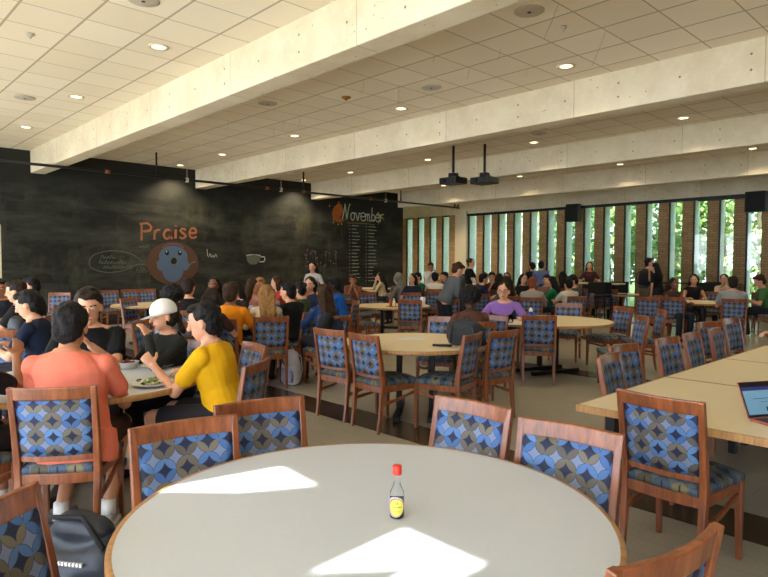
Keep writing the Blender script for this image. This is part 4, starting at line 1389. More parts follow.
near, NI = sitter(-4.02, .56, 118, 'partly seen person at the photo edge raising a bent forearm', 'chair of the partly seen person at the photo edge', s=.98, lean=12, look=(-20, -5),
       shirt=(24, 24, 28), pants=(34, 30, 30), legs='short', skin='tan', hair='short', det=2, hands=((.02, .40, .98), (-.2, .40, .79)), curl=.35)
for a in (
    # u, d, heading, label, extras
    (46, 5.7, 236, 'person in a navy polo shirt turned away, elbow on the table edge', dict(shirt=(22, 32, 54), s=1.03, lean=16, look=(0, -18), det=1, hair='short')),
    (24, 7.5, 240, 'person in a black t-shirt in profile behind the navy polo shirt', dict(shirt=(20, 21, 24), s=1.06, lean=8, look=(0, -8), hcol='darkbrown', det=1)),
    (3, 8.6, 330, 'person in black with a pale neck chain facing the camera at the photo edge', dict(shirt=(20, 21, 27), s=1.04, lean=8, skin='tan', look=(10, -5), det=1, hands=('front', 'table'))),
    (38, 9.3, 238, 'person of whom only dark hair shows above the navy polo shirt', dict(shirt=(24, 24, 28), s=1.06)),
    (165, 6.7, 40, 'person with a round afro in a pale blue top behind the white cap', dict(shirt=(150, 164, 180), skin='dark', hair='afro', s=.98, lean=10, look=(0, -14), det=1)),
    (187, 8.6, 130, 'person with short dark hair in a black top seen from behind, nearest the animal drawing', dict(shirt=(18, 18, 21), s=1.07, lean=5, hair='short', hcol='darkbrown')),
    (215, 10.0, 320, 'person in black facing the camera in front of the blackboard', dict(shirt=(24, 20, 20), skin='brown', hair='long', fem=True, s=1.06)),
    (207, 6.9, 120, 'person with long dark brown hair directly behind the yellow shirt', dict(shirt=(60, 36, 32), hair='long', hcol='darkbrown', fem=True, s=.98, lean=12, look=(20, -20), det=1)),
    (228, 7.35, 128, 'person in a bright orange t-shirt seen from behind', dict(shirt=(232, 140, 22), hair='short', hcol='brown', s=1.04, lean=10, skin='tan', det=1, wide=1.0)),
    (239, 9.2, 290, 'long-haired person in dark clothes facing across the table beyond the orange shirt', dict(shirt=(34, 30, 36), hair='long', fem=True, s=1.0, look=(-10, -10))),
    (250, 9.9, 110, 'person with brown hair and bare shoulders in a pink top before the teacup drawing', dict(shirt=(206, 150, 140), hair='long', hcol='brown', fem=True, s=1.04, sleeve='none', look=(-50, -5))),
    (262, 10.4, 300, 'blonde-haired person facing the camera under the teacup drawing', dict(shirt=(40, 40, 44), hair='short', hcol='blonde', fem=True, s=1.04, hands=('chin', 'chin'))),
    (281, 11.6, 250, 'person with reddish brown hair and a red top near the blackboard', dict(shirt=(176, 66, 62), hair='long', hcol='brown', fem=True, s=1.04, look=(-30, -5))),
    (297, 8.3, 196, 'broad person in a black t-shirt with a small white back logo', dict(shirt=(16, 17, 20), hair='short', s=1.03, wide=1.06, lean=16, look=(10, -6), pants=(150, 150, 152), det=1)),
    (267, 7.65, 158, 'person with long wavy blonde hair and a cream top seen from behind', dict(shirt=(214, 200, 168), hair='long', hcol='blonde', fem=True, s=.99, lean=8, det=1, sleeve='long')),
    (304, 9.1, 205, 'person in an olive green shirt with tied dark hair in profile', dict(shirt=(58, 70, 48), hair='bun', fem=True, s=1.0, look=(-10, -10), det=1)),
    (312, 10.4, 300, 'smiling person in a navy top with hands near the face', dict(shirt=(34, 44, 70), hair='long', fem=True, s=1.06, hands=('chin', 'table'))),
    (326, 7.75, 165, 'person with very long brown hair and a denim jacket seen from behind', dict(shirt=(40, 62, 104), sleeve='long', hair='long', hcol='brown', fem=True, s=1.0, look=(14, -8), det=1)),
    (341, 10.7, 215, 'person in a bright blue t-shirt with one arm raised', dict(shirt=(28, 96, 196), skin='dark', hair='short', s=1.04, hands=('up', 'table'), lean=12)),
    (353, 14.8, 320, 'person with bare arms folded up beside the blue t-shirt', dict(shirt=(120, 74, 60), skin='tan', hair='short', hcol='brown', s=1.0, hands=('chin', 'chin'))),
    (383, 17.6, 215, 'person in a tan jacket eating at the far table under the calendar', dict(shirt=(186, 168, 132), sleeve='long', hair='long', fem=True, s=1.04, hands=('mouth', 'table'))),
    (404, 15.5, 200, 'hooded person in navy and grey leaning over near the blackboard end', dict(shirt=(120, 118, 112), sleeve='long', hat='hood', s=1.05, lean=18)),
    (413, 14.6, 300, 'dark-haired person in profile wearing dark navy beside the hooded one', dict(shirt=(30, 36, 52), fem=True, hair='long', s=1.05, look=(-20, 0))),
    (420, 16.3, 260, 'person in a dark green top near the first windows', dict(shirt=(30, 92, 66), s=1.05)),
    (435, 16.0, 130, 'person with black hair in a white t-shirt seen from behind near the windows', dict(shirt=(226, 222, 214), s=1.06, wide=1.05)),
    (447, 17.5, 250, 'person of whom little shows between the white shirt and the grey jacket', dict(shirt=(60, 58, 60), s=1.05)),
    (464, 15.4, 140, 'person in white partly hidden by the leaning grey jacket', dict(shirt=(222, 214, 200), s=1.0)),
    (478, 15.0, 60, 'person in navy bending over the table below the standing one in black', dict(shirt=(24, 34, 58), s=1.06, lean=14, hands=('table', 'phone'))),
    (484, 16.2, 320, 'person in maroon facing the camera beside the navy shirt', dict(shirt=(80, 40, 44), hcol='brown', s=1.06)),
    (492, 16.6, 300, 'person in a dark shirt in front of the third window past the column', dict(shirt=(34, 34, 40), hcol='darkbrown', s=1.07)),
    (499, 15.6, 120, 'person all in black seen from behind in the far crowd', dict(shirt=(16, 16, 18), s=1.04, hair='long', fem=True)),
    (507, 17.6, 300, 'fair-skinned person with light brown hair far back by the windows', dict(shirt=(150, 110, 90), hcol='brown', hair='long', fem=True, s=1.05)),
    (508, 12.6, 150, 'person in an olive jacket seen from behind, behind the purple shirt', dict(shirt=(92, 92, 68), sleeve='long', hair='long', hcol='darkbrown', s=1.03, fem=True)),
    (522, 15.0, 330, 'person with dark hair and a black top in profile by the windows', dict(shirt=(24, 24, 28), hair='long', fem=True, s=1.05)),
    (532, 12.2, 120, 'person with reddish hair in a light grey hoodie seen from behind', dict(shirt=(158, 152, 142), sleeve='long', hcol='red', s=1.0, wide=1.05)),
    (547, 14.5, 300, 'person resting an arm beside the reddish-haired one', dict(shirt=(110, 90, 76), s=1.03)),
    (555, 13.6, 200, 'person in a bright green top with long dark hair', dict(shirt=(26, 122, 82), fem=True, hair='long', s=1.0, look=(0, -18))),
    (563, 16.6, 130, 'person in a mustard top with black hair by the windows', dict(shirt=(196, 150, 40), hair='long', fem=True, s=1.1)),
    (570, 12.7, 150, 'person with dark hair in a cream t-shirt seen from behind', dict(shirt=(204, 196, 178), hair='short', s=.96)),
    (579, 13.6, 215, 'person in a slate grey t-shirt looking down', dict(shirt=(72, 80, 88), s=1.06, lean=14, look=(0, -25))),
    (671, 12.6, 330, 'person with long brown hair and bare arms at the far round table', dict(shirt=(70, 46, 40), skin='brown', hair='long', hcol='darkbrown', fem=True, s=1.0, sleeve='none', det=0)),
    (693, 14.4, 300, 'person in a dark strapless top with wavy black hair by the windows', dict(shirt=(28, 26, 28), skin='light', hair='long', fem=True, s=1.06, sleeve='none', look=(-20, -10))),
    (724, 15.2, 280, 'person with a bun partly hidden beside the grey-shirted back', dict(shirt=(196, 180, 160), hair='bun', fem=True, s=1.06, skin='light', hands=('chin', 'table'))),
    (733, 11.9, 112, 'person in a light grey t-shirt seen from behind near the windows', dict(shirt=(150, 150, 152), hair='short', s=1.06, wide=1.08, hcol='darkbrown')),
    (768, 13.4, 205, 'person in a green shirt and brown flat cap looking down at the photo edge', dict(shirt=(70, 112, 66), hair='short', hcol='brown', s=1.1, look=(0, -25), lean=16)),
    (804, 6.9, 250, 'person in black trousers cut by the photo edge beyond the laptop', dict(shirt=(22, 22, 26), pants=(18, 18, 22), s=1.0)),
    (472, 7.1, 140, 'person with a round dark afro in a brown plaid shirt behind the backpack', dict(shirt=(92, 58, 46), skin='dark', hair='afro', s=.96, lean=12, det=1, look=(0, -14))),
):
    u, d, h, lb, k = a
    x, y = polar(u, d)
    sitter(x, y, h, lb, 'chair of the ' + ' '.join(lb.split()[:12]), **k)
x, y = polar(505, 9.1)
purple, PI_ = sitter(x, y, 300, 'person in a purple t-shirt and glasses leaning over the widest round table', 'chair of the person in the purple t-shirt', s=1.07, fem=True, wide=1.15, lean=24, look=(-4, -6),
       shirt=(140, 104, 184), skin='light', hair='pony', hcol='darkbrown', det=1, hands=((.30, .40, .79), (-.30, .40, .79)))
# glasses of the person in purple
hd_, HF, HX, HU, hs = PI_['head'], PI_['HF'], PI_['HX'], PI_['HU'], PI_['hs']
bm = BM()
for k in (1, -1):
    c = hd_ + HX * k * .032 + HU * .006 + HF * .102
    tube(bm, [c + HX * (.024 * math.cos(a)) + HU * (.018 * math.sin(a)) for a in [2 * PI * i / 14 for i in range(15)]], .0028, 6)
    tube(bm, [c + HX * k * .024, hd_ + HX * k * .078 + HU * .01 - HF * .01], .0024, 6)
tube(bm, [hd_ + HX * .008 + HU * .008 + HF * .104, hd_ - HX * .008 + HU * .008 + HF * .104], .0026, 6)
obj('glasses', bm, M['black_plastic'], purple)
for u, d, h, lb, k in (
    (314, 13.6, 300, 'standing person with black hair and a white top by the blackboard', dict(shirt=(176, 176, 172), sleeve='long', hair='long', fem=True, s=.96, hands=('front', 'front'))),
    (430, 18.6, 330, 'standing person in white reaching out by the first windows', dict(shirt=(220, 216, 206), sleeve='long', skin='tan', s=.96, hands=('phone', 'phone'))),
    (446, 10.7, 62, 'standing person in a long grey jacket bending forward over a table', dict(shirt=(84, 88, 92), sleeve='long', hcol='brown', s=.98, lean=26, wide=1.25, look=(0, -30), pants=(30, 32, 40), hands=('front', 'front'))),
    (460, 12.6, 250, 'standing person with dark hair close behind the bending grey jacket', dict(shirt=(70, 76, 84), sleeve='long', s=.95, hcol='darkbrown')),
    (468, 16.9, 20, 'standing person in a black top and tied hair in front of the pale column', dict(shirt=(22, 24, 28), hair='bun', hcol='brown', fem=True, s=1.03)),
    (541, 17.6, 130, 'standing person in a periwinkle blue shirt seen from behind at the windows', dict(shirt=(98, 112, 160), s=.99, wide=1.08)),
    (533, 18.0, 150, 'standing person in dark clothes close beside the periwinkle blue shirt', dict(shirt=(36, 36, 42), s=.97)),
    (589, 17.2, 300, 'person with long dark hair behind the tall bar table at the windows', dict(shirt=(70, 40, 44), hair='long', hcol='darkbrown', fem=True, s=.98, hands=((.2, .35, 1.12), (-.2, .35, 1.12)))),
    (646, 15.9, 60, 'standing person in grey with a black backpack at the windows', dict(shirt=(60, 64, 68), pants=(120, 104, 82), s=1.04, look=(-30, 0))),
    (657, 15.3, 170, 'standing person in black holding a hand to the face at the windows', dict(shirt=(18, 18, 21), s=.97, hair='long', fem=True, hands=('mouth', 'down'), look=(20, -5))),
):
    x, y = polar(u, d)
    person(x, y, h, lb, pose='stand', **k)

# ------------------------------------------------------------------ small things
def fwd3(x, y):
    return (x, y, .7505)
# soy sauce bottle
BS = 1.16
t = thing('soy_sauce_bottle', 'small glass soy sauce bottle with a red cap on the pale round table', 'bottle', (-1.337, 1.338, .7505), R(136 - 90 + 180))
t.scale = (1.02, 1.02, BS)
bm = BM(); lathe(bm, [(.019, 0), (.0225, .003), (.0225, .060), (.021, .072), (.012, .088), (.0098, .098), (.0095, .118), (.0108, .120), (.0108, .124)], 28)
obj('glass', bm, M['glass'], t, smooth=True)
bm = BM(); lathe(bm, [(.0175, .002), (.0212, .005), (.0212, .052), (.0211, .0525)], 28)
obj('soy_sauce', bm, plain('soy_sauce', rgb(24, 14, 12), .15), t, smooth=True)
bm = BM(); lathe(bm, [(.0138, .118), (.0146, .121), (.0146, .140), (.013, .143)], 24)
obj('cap', bm, plain('red_cap', rgb(214, 48, 30), .35), t, smooth=True)
def label_patch(bm, r, a0, a1, z0, z1, rr, n=24):
    """oval patch wrapped on the bottle's side"""
    am, ah, zm, zh = (a0 + a1) / 2, (a1 - a0) / 2, (z0 + z1) / 2, (z1 - z0) / 2
    P = []
    for i in range(n + 1):
        q = -math.cos(PI * i / n)
        a = am + ah * q; h = zh * math.sqrt(max(1 - q * q, 0))
        P.append([bm.verts.new((r * math.sin(a), r * math.cos(a), zm + h * k)) for k in (-1, 1)])
    for u, w_ in zip(P, P[1:]):
        bm.faces.new([u[0], w_[0], w_[1], u[1]])
bm = BM(); label_patch(bm, .02290, R(-62), R(88), .006, .062, 0); l1 = obj('label', bm, plain('label_blue', rgb(170, 190, 205), .5), t)
bm = BM(); label_patch(bm, .02310, R(-58), R(76), .008, .059, 0); obj('label_ring', bm, plain('label_red', rgb(200, 110, 96), .5), l1)
bm = BM(); label_patch(bm, .02330, R(-54), R(62), .010, .055, 0); obj('label_field', bm, plain('label_yellow', rgb(226, 214, 90), .5), l1)
def text_mesh(s, size, mat, parent, M4, extr=.0, bend=None):
    cu = bpy.data.curves.new('txt', 'FONT'); cu.body = s; cu.size = size; cu.align_x = 'CENTER'; cu.align_y = 'CENTER'; cu.extrude = extr
    o = bpy.data.objects.new('txt', cu); COL.objects.link(o)
    me = bpy.data.meshes.new_from_object(o.evaluated_get(bpy.context.evaluated_depsgraph_get()))
    bpy.data.objects.remove(o)
    for v in me.vertices:
        v.co = bend(v.co) if bend else M4 @ v.co
    return mobj('lettering', me, mat, parent)
BR = .0240
def wrap(zc):
    return lambda c: Vector((-BR * math.sin(c.x / BR - R(4)), BR * math.cos(c.x / BR - R(4)), zc + c.y))
text_mesh('KIKKOMAN', .0062, M['black_plastic'], l1, None, bend=wrap(.034))
text_mesh('SOY SAUCE', .0036, M['black_plastic'], l1, None, bend=wrap(.0225))
bm = BM()
for k in range(6):
    a0 = 2 * PI * k / 6
    vs = [(.0045 * math.cos(a0 + d), .0045 * math.sin(a0 + d)) for d in (-.42, .42)] + [(.0026 * math.cos(a0 + .42), .0026 * math.sin(a0 + .42)), (.0026 * math.cos(a0 - .42), .0026 * math.sin(a0 - .42))]
    bm.faces.new([bm.verts.new(wrap(.046)(Vector((q[0], q[1], 0)))) for q in vs])
obj('emblem', bm, M['black_plastic'], l1)

# laptop
t = thing('laptop', 'open laptop with a pale blue screen on the near rectangular table', 'laptop', (-.87, 3.62, .7505), R(0))
t.scale = (.88, .88, .88)
def lap(p):
    return Vector(p)
ang = R(24)
t.rotation_euler = (0, 0, R(62))
bm = BM(); box(bm, -.16, .16, -.225, 0, 0, .014); obj('base', bm, plain('laptop_rose', rgb(186, 104, 96), .4, .3), t, bevel=.004)
bm = BM(); box(bm, -.148, .148, -.205, -.02, .0142, .0150); obj('keyboard', bm, M['black_plastic'], t)
def tilt(x, y, z):
    return Vector((x, .004 + y * math.cos(ang) + z * math.sin(ang), .012 + z * math.cos(ang) - y * math.sin(ang)))
def tbox(bm, x0, x1, y0, y1, z0, z1):
    n0 = len(bm.verts); box(bm, x0, x1, y0, y1, z0, z1)
    bm.verts.ensure_lookup_table()
    for v in bm.verts[n0:]:
        v.co = tilt(*v.co)
bm = BM(); tbox(bm, -.16, .16, 0, .007, 0, .215); lid = obj('lid', bm, bpy.data.materials['laptop_rose'], t, bevel=.002)
bm = BM(); tbox(bm, -.157, .157, -.0015, 0, .004, .212); obj('bezel', bm, M['black_plastic'], lid)
bm = BM(); tbox(bm, -.148, .148, -.0022, -.0015, .018, .160); obj('screen', bm, emit('screen_blue', rgb(84, 118, 138), .28), lid)
bm = BM(); tbox(bm, -.148, .148, -.0022, -.0015, .160, .182); obj('screen_bar', bm, emit('screen_navy', rgb(34, 36, 84), .25), lid)
bm = BM(); tbox(bm, -.01, .002, -.0030, -.0022, .035, .06); tbox(bm, -.09, .1, -.003, -.0022, .110, .1125); tbox(bm, -.05, .1, -.003, -.0022, .09, .0915)
obj('screen_marks', bm, M['black_plastic'], lid)
t = thing('notebook', 'dark notebook lying in front of the laptop', 'notebook', (-.60, 3.28, .7505), R(50))
bm = BM(); box(bm, -.12, .12, -.09, .09, 0, .016); obj('cover', bm, M['black_plastic'], t, bevel=.003)

# food on the table of four
def plate(x, y, r, label, name='plate'):
    t = thing(name, label, 'plate', (x, y, .7505))
    bm = BM(); lathe(bm, [(r * .55, 0), (r * .6, .004), (r * .93, .018), (r, .020), (r * .95, .0215), (r * .6, .009), (.001, .008)], 40)
    obj('dish', bm, M['white_plastic'], t, smooth=True)
    return t
plate(-4.56, 1.95, .12, 'large white oval-looking plate in front of the white cap')
plate(-3.90, 1.63, .13, 'white plate of salad in front of the yellow shirt')
t = thing('salad', 'chopped green salad on the plate before the yellow shirt', 'food', (-3.90, 1.63, .762))
G_ = [plain('lettuce', rgb(120, 150, 66), .6, noise_amt=.4, nscale=60), plain('pale_lettuce', rgb(206, 206, 160), .6), plain('dark_greens', rgb(54, 60, 34), .6)]
rd = random.Random(3)
for i, nm in enumerate(('lettuce', 'cheese', 'greens')):
    bm = BM()
    for k in range(16):
        a, q = rd.uniform(0, 6.28), rd.uniform(0, .09)
        ellipsoid(bm, (q * math.cos(a), q * math.sin(a), .012 + rd.uniform(0, .02)), (rd.uniform(.010, .026), rd.uniform(.008, .016), .006), Matrix.Rotation(rd.uniform(0, 3), 3, 'Z') @ Matrix.Rotation(rd.uniform(-.6, .6), 3, 'X'), 7, 5)
    obj(nm, bm, G_[i], t)
t['kind'] = 'stuff'
t = thing('paper_bowl', 'white paper bowl holding dark red food', 'bowl', (-4.66, 1.77, .7505))
bm = BM(); lathe(bm, [(.055, 0), (.075, .05), (.079, .052), (.074, .052), (.054, .006), (.001, .006)], 32); obj('bowl', bm, M['white_plastic'], t, smooth=True)
t = thing('beet_salad', 'dark red food heaped in the white paper bowl', 'food', (-4.66, 1.77, .78))
bm = BM()
for k in range(18):
    a, q = rd.uniform(0, 6.28), rd.uniform(0, .05)
    ellipsoid(bm, (q * math.cos(a), q * math.sin(a), .01 + rd.uniform(0, .03) * (1 - q / .06)), (.014, .012, .01), None, 7, 5)
obj('pieces', bm, plain('beet', rgb(128, 30, 46), .4), t); t['kind'] = 'stuff'
t = thing('napkin', 'crumpled white paper napkin by the coral sleeve', 'napkin', (-3.86, 1.28, .7505))
bm = BM(); ellipsoid(bm, (0, 0, .018), (.05, .035, .018)); obj('sheet', BM(), None, t) if 0 else None
me = blend(bm, .006, 1, .02, 40); mobj('paper', me, M['white_plastic'], t)
# slice of bread in the capped person's hand, fork of the person in yellow
k = KI; c = k['head'] + k['HF'] * .150 - k['HU'] * .085 - k['HX'] * .02
t = thing('bread_slice', 'slice of flat bread held at the mouth under the white cap', 'bread', tuple(cap.matrix_basis @ c), cap.rotation_euler.z)
bm = BM(); ellipsoid(bm, (0, 0, 0), (.06, .035, .010)); obj('bread', bm, plain('bread', rgb(206, 160, 96), .8, noise_amt=.2, nscale=60), t, smooth=True)

# paper on the middle table, backpack with strap
bm = BM(); box(bm, -.14, .14, -.10, .10, 0, .002)
tag(obj('paper_sheet', bm, M['white_plastic'], loc=(-4.52, 4.72, .7505), rz=R(48)), 'white sheet of paper flat on the maple round table', 'paper')
def backpack(x, y, z, rz, label, mat, s=1.0, pocket=None, tip=0.0, straps=True):
    t = thing('backpack', label, 'backpack', (x, y, z), rz)
    bm = BM()
    loft(bm, [(Vector((0, tip * q, q * s)), a * s, b * s, Vector((1, 0, 0)), Vector((0, 1, 0))) for q, a, b in ((0, .13, .08), (.02, .16, .105), (.15, .17, .115), (.28, .155, .10), (.36, .12, .075), (.40, .06, .04))], 20, sq=.75)
    mobj('bag', blend(bm, .010, 2, .012, 9, seed=x), mat, t)
    bm = BM(); loft(bm, [(Vector((0, -.09 * s + tip * q, q * s)), a * s, b * s, Vector((1, 0, 0)), Vector((0, 1, 0))) for q, a, b in ((.03, .11, .04), (.05, .125, .05), (.17, .12, .05), (.20, .09, .03))], 16, sq=.7)
    mobj('front_pocket', blend(bm, .010, 2, .006, 12), pocket or mat, t)
    if straps:
        for k in (-1, 1):
            bm = BM(); tube(bm, [(k * .05 * s, .07 * s, .37 * s), (k * .09 * s, .15 * s, .30 * s), (k * .11 * s, .15 * s, .15 * s), (k * .12 * s, .09 * s, .04 * s)], .012, 8)
            obj('strap', bm, mat, t, smooth=True)
        bm = BM(); tube(bm, [(-.03, .02, .39 * s), (-.02, .02, .43 * s), (.02, .02, .43 * s), (.03, .02, .39 * s)], .008, 8)
        obj('handle', bm, mat, t, smooth=True)
    return t
x, y = polar(468, 6.0)
o = backpack(x, y, .7505, R(200), 'black backpack slumped on the maple round table', M['dark_grey_cloth'], .95, tip=.2)
o.scale = (1.22, 1.1, .68)
bm = BM(); tube(bm, [(0, 0, .012), (-.06, .02, .012), (-.12, .0, .014), (-.18, .03, .012)], .012, 8)
x, y = polar(452, 5.85)
tag(obj('bag_strap', bm, M['black_cloth'], loc=(x, y, .7505), rz=R(40), smooth=True), 'black strap end lying on the maple table beside the backpack', 'strap')
x, y = polar(291, 7.8)
o = backpack(x, y, 0.0, R(20), 'white and lilac backpack standing on the floor between chairs', plain('lilac_cloth', rgb(206, 206, 222), .7, noise_amt=.2, nscale=9), 1.12, plain('lilac_pocket', rgb(150, 150, 180), .7, noise_amt=.2, nscale=12))
o.scale = (.66, .8, .98)
x, y = polar(644, 15.7)
backpack(x, y, 1.02, R(150), 'black backpack worn by the standing person in grey', M['black_cloth'], 1.0)
x, y = polar(366, 13.7)
backpack(x, y, .47, R(120), 'purple and black bag lying on a chair beyond the condiment table', plain('purple_cloth', rgb(62, 44, 74), .8, noise_amt=.3, nscale=14), .7, straps=False)
x, y = polar(16, 6.3)
backpack(x, y, .7505, R(30), 'black bag on the table among the group in dark shirts', M['navy_nylon'], .6, straps=False)
x, y = polar(505, 8.95)
t = thing('jacket', 'black jacket draped over a chair beside the purple shirt', 'jacket', (x, y, 0), R(30))
bm = BM(); loft(bm, [(Vector((0, 0, q)), a, b, Vector((1, 0, 0)), Vector((0, 1, 0))) for q, a, b in ((.45, .17, .09), (.7, .19, .1), (.9, .17, .07), (.97, .08, .04))], 18, sq=.8)
mobj('cloth', blend(bm, .012, 2, .03, 7), M['black_cloth'], t)
x, y = polar(330, 7.15)
t = thing('denim_jacket', 'dark denim jacket with a black bag hanging off the long-haired person\'s chair', 'jacket', (x, y, 0), R(60))
bm = BM(); loft(bm, [(Vector((0, 0, q)), a, b, Vector((1, 0, 0)), Vector((0, 1, 0))) for q, a, b in ((.28, .12, .05), (.5, .17, .07), (.8, .18, .06), (.9, .12, .04))], 18, sq=.8)
mobj('cloth', blend(bm, .012, 2, .03, 8), plain('denim', rgb(30, 42, 66), .85), t)
bm = BM(); ellipsoid(bm, (-.06, -.08, .86), (.11, .07, .11)); mobj('bag', blend(bm, .012, 2, .03, 9), M['black_cloth'], t)

# navy bag on the floor beside the pale round table
t = thing('duffel_bag', 'navy nylon bag with a white logo on the floor by the pale round table', 'bag', (-2.98, .86, 0), R(35))
bm = BM()
capsule(bm, (-.20, 0, .17), (.22, .02, .17), .155, .15, 18)
ellipsoid(bm, (.05, 0, .30), (.16, .08, .11)); ellipsoid(bm, (0, 0, .07), (.36, .16, .07))
mobj('bag', blend(bm, .010, 2, .035, 7, seed=3), M['navy_nylon'], t)
bm = BM(); tube(bm, [(-.2, -.1, .30), (-.08, -.06, .40), (.1, -.05, .41), (.24, -.1, .30)], .012, 8); obj('strap', bm, M['black_cloth'], t, smooth=True)
bm = BM(); tube(bm, [(-.28, .02, .31), (0, .01, .335), (.28, .02, .30)], .004, 6); obj('zip', bm, M['black_plastic'], t)
bm = BM()
for k in range(7):
    box(bm, .05 + k * .018, .060 + k * .018, -.150, -.140, .235, .250)
obj('logo', bm, M['white_plastic'], t)

# things on the far tables
def cup(x, y, z, r, h, mat, label, name='cup', lid=None):
    t = thing(name, label, 'cup' if name == 'cup' else name.replace('_', ' '), (x, y, z))
    bm = BM(); lathe(bm, [(r * .8, 0), (r, h), (r * .94, h), (r * .74, .006), (.001, .006)], 24); obj('body', bm, mat, t, smooth=True)
    if lid:
        bm = BM(); lathe(bm, [(r * 1.02, h - .006), (r * 1.02, h + .004), (r * .8, h + .012), (.001, h + .012)], 24); obj('lid', bm, lid, t, smooth=True)
    return t
x, y = polar(423, 11.55); cup(x, y, .7505, .05, .16, M['white_plastic'], 'tall white paper cup on the condiment table', lid=M['white_plastic'])
x, y = polar(391, 11.3)
t = thing('condiment_caddy', 'small caddy of red, white and brown condiment bottles', 'condiments', (x, y, .7505))
for i, (dx, dy, c, h) in enumerate(((0, 0, (186, 60, 44), .13), (.06, .02, (226, 220, 206), .15), (.02, .07, (96, 54, 34), .16), (-.05, .03, (214, 196, 150), .11))):
    bm = BM(); lathe(bm, [(.024, 0), (.026, .005), (.026, h * .65), (.011, h * .82), (.011, h)], 14, (dx, dy, .01)); obj('bottle', bm, cloth(c), t, smooth=True)
bm = BM(); box(bm, -.09, .1, -.04, .11, 0, .01); obj('tray', bm, M['black_plastic'], t)
x, y = polar(531, 8.35)
t = thing('water_bottle', 'blue drinks bottle with a white cap beside the purple shirt', 'bottle', (x, y, .7505))
bm = BM(); lathe(bm, [(.036, 0), (.038, .005), (.038, .12), (.026, .15), (.024, .152)], 24); obj('body', bm, plain('blue_bottle', rgb(22, 62, 176), .3), t, smooth=True)
bm = BM(); lathe(bm, [(.025, .15), (.025, .185), (.014, .19), (.012, .205)], 20); obj('cap', bm, M['white_plastic'], t, smooth=True)
x, y = polar(511, 8.2); cup(x, y, .7605, .04, .10, M['glass'], 'clear plastic cup on the tray of the person in purple')
x, y = polar(508, 8.15)
bm = BM(); box(bm, -.20, .20, -.14, .14, 0, .010); tag(obj('tray', bm, M['white_plastic'], loc=(x, y, .7505), rz=R(30), bevel=.004), 'pale tray in front of the person in the purple shirt', 'tray')
x, y = polar(566, 7.0)
t = thing('small_bottle', 'small clear bottle on the seat of the chair in front of the blue drinks bottle', 'bottle', (-4.33, 7.03, .496))
bm = BM(); lathe(bm, [(.028, 0), (.03, .004), (.03, .10), (.012, .13), (.012, .15)], 18); obj('body', bm, M['glass'], t, smooth=True)
bm = BM(); lathe(bm, [(.031, .03), (.031, .075)], 18); obj('label', bm, M['white_plastic'], t, smooth=True)
for u, d, lb in ((20, 6.05, 'white plate on the table edge beside the navy polo elbow'), (548, 15.8, 'white dish on the far table beside the green top'), (374, 19.0, 'dish of food on the far table under the calendar')):
    x, y = polar(u, d)
    plate(x, y, .11, lb)
for u, d, lb in ((111, 15.35, 'stack of folded papers on a ledge behind the first chair by the chalkboard'), (137, 15.45, 'papers on a ledge behind the second chair by the chalkboard')):
    pass

# tall bar table and stools by the windows
x, y = polar(595, 16.55)
t = thing('bar_table', 'tall narrow bar table along the windows', 'table', (x, y, 0), R(0))
bm = BM(); box(bm, -.75, .75, -.22, .22, 1.02, 1.06); obj('tabletop', bm, M['lam_maple'], t, bevel=.004)
for k in (-1, 1):
    bm = BM(); box(bm, k * .6 - .03, k * .6 + .03, -.03, .03, .03, 1.02); box(bm, k * .6 - .2, k * .6 + .2, -.2, .2, 0, .03); obj('leg', bm, M['black_metal'], t)
def stool(x, y, rz, lb):
    t = thing('bar_stool', lb, 'stool', (x, y, 0), rz, 'black bar stools at the windows')
    bm = BM(); box(bm, -.2, .2, -.2, .2, .70, .76); obj('seat', bm, M['black_cloth'], t, bevel=.02)
    bm = BM(); box(bm, -.21, .21, -.22, -.18, .80, 1.10); obj('backrest', bm, M['black_cloth'], t, bevel=.015)
    for sx in (-1, 1):
        for sy in (-1, 1):
            bm = BM(); tube(bm, [(sx * .21, sy * .21, 0), (sx * .17, sy * .17, .71)], .013, 8)
            obj('leg', bm, M['black_metal'], t)
    bm = BM(); tube(bm, [(-.2, -.2, .25), (.2, -.2, .25), (.2, .2, .25), (-.2, .2, .25), (-.2, -.2, .25)], .01, 6); obj('foot_rail', bm, M['black_metal'], t)
    bm = BM()
    for k in (-1, 1): tube(bm, [(k * .17, -.19, .72), (k * .17, -.2, .85)], .012, 6)
    obj('back_frame', bm, M['black_metal'], t)
for u, d, h, lb in ((597, 15.6, 25, 'black bar stool in front of the tall table'), (604, 15.9, 20, 'black bar stool close beside the first at the tall table'), (620, 16.4, 25, 'black bar stool standing alone against the next window'),
                    (706, 15.6, 20, 'black bar stool behind the wavy-haired person'), (713, 16.3, 15, 'second black bar stool behind the wavy-haired person')):
    x, y = polar(u, d); stool(x, y, R(h), lb)
x, y = polar(690, 17.6)
t = thing('bar_table', 'black-edged tall table along the windows behind the bare-shouldered person', 'table', (x, y, 0), 0)
bm = BM(); box(bm, -1.3, 1.3, -.2, .2, 1.0, 1.04); obj('tabletop', bm, M['black_plastic'], t, bevel=.004)
for k in (-1, 1):
    bm = BM(); box(bm, k * 1.1 - .03, k * 1.1 + .03, -.03, .03, 0, 1.0); obj('leg', bm, M['black_metal'], t)

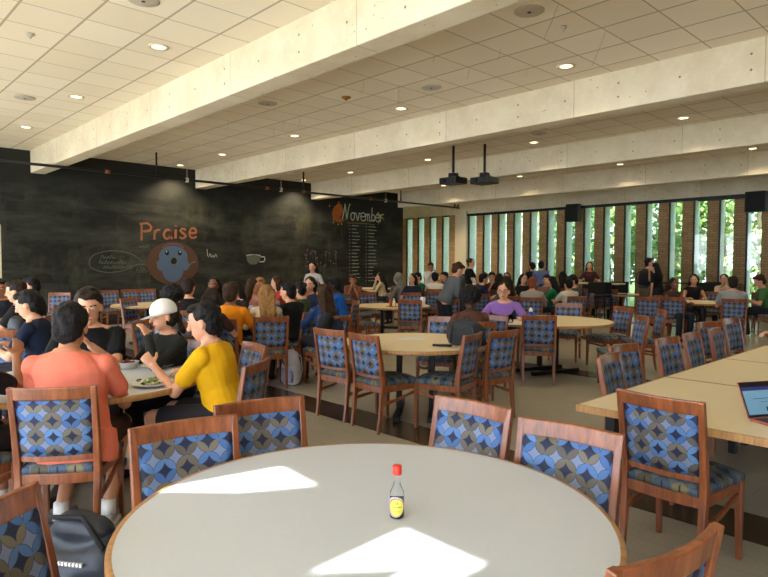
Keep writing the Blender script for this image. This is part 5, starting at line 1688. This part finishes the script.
# ------------------------------------------------------------------ back logo of the black t-shirt is small and pale
# ------------------------------------------------------------------ camera, light
cam = bpy.data.cameras.new('camera')
cam.sensor_width = 36
cam.lens = 607.4 / 768 * 36
cam.clip_end = 300
co = bpy.data.objects.new('camera', cam); COL.objects.link(co)
rx, dn, fw_ = Vector(CAMR[0]), Vector(CAMR[1]), Vector(CAMR[2])
co.matrix_world = Matrix(((rx.x, -dn.x, -fw_.x, 0), (rx.y, -dn.y, -fw_.y, 0), (rx.z, -dn.z, -fw_.z, 1.55), (0, 0, 0, 1)))
SC.camera = co

w = bpy.data.worlds.new('sky'); SC.world = w; w.use_nodes = True
nt = w.node_tree; bg = nt.nodes['Background']
N = NT(nt)
tc = nt.nodes.new('ShaderNodeTexCoord'); sp_ = nt.nodes.new('ShaderNodeSeparateXYZ'); nt.links.new(tc.outputs['Generated'], sp_.inputs[0])
nt.links.new(N.mix(N.ramp(sp_.outputs[2], -.05, .6), (0.84, .92, 1, 1), (.56, .74, 1, 1)), bg.inputs[0])
bg.inputs[1].default_value = 2.6
sl = bpy.data.lights.new('sun', 'SUN'); sl.energy = 9; sl.angle = R(.5); sl.color = (1, .97, .92)
so = bpy.data.objects.new('sun', sl); COL.objects.link(so)
so.rotation_euler = Vector((0, 1, -1)).to_track_quat('-Z', 'Y').to_euler()
for (cx, cy, sx, d) in (((XL + XR) / 2, YB - .05, XR - XL, 1), ((XL + XR) / 2, YW + .05, XR - XL, -1)):
    a = bpy.data.lights.new('sky_portal', 'AREA'); a.shape = 'RECTANGLE'; a.size = sx; a.size_y = 3.45
    a.cycles.is_portal = True
    o = bpy.data.objects.new('sky_portal', a); COL.objects.link(o); o.location = (cx, cy, 1.87)
    o.rotation_euler = Vector((0, d, 0)).to_track_quat('-Z', 'Z').to_euler()
SC.view_settings.view_transform = 'Standard'
SC.view_settings.look = 'None'
SC.view_settings.gamma = 1
SC.view_settings.use_curve_mapping = False
SC.view_settings.exposure = 1.68
SC.cycles.use_denoising = True
SC.cycles.max_bounces = 8
SC.cycles.diffuse_bounces = 5
SC.cycles.transparent_max_bounces = 12
SC.cycles.sample_clamp_indirect = 6
SC.cycles.caustics_reflective = False
SC.cycles.caustics_refractive = False
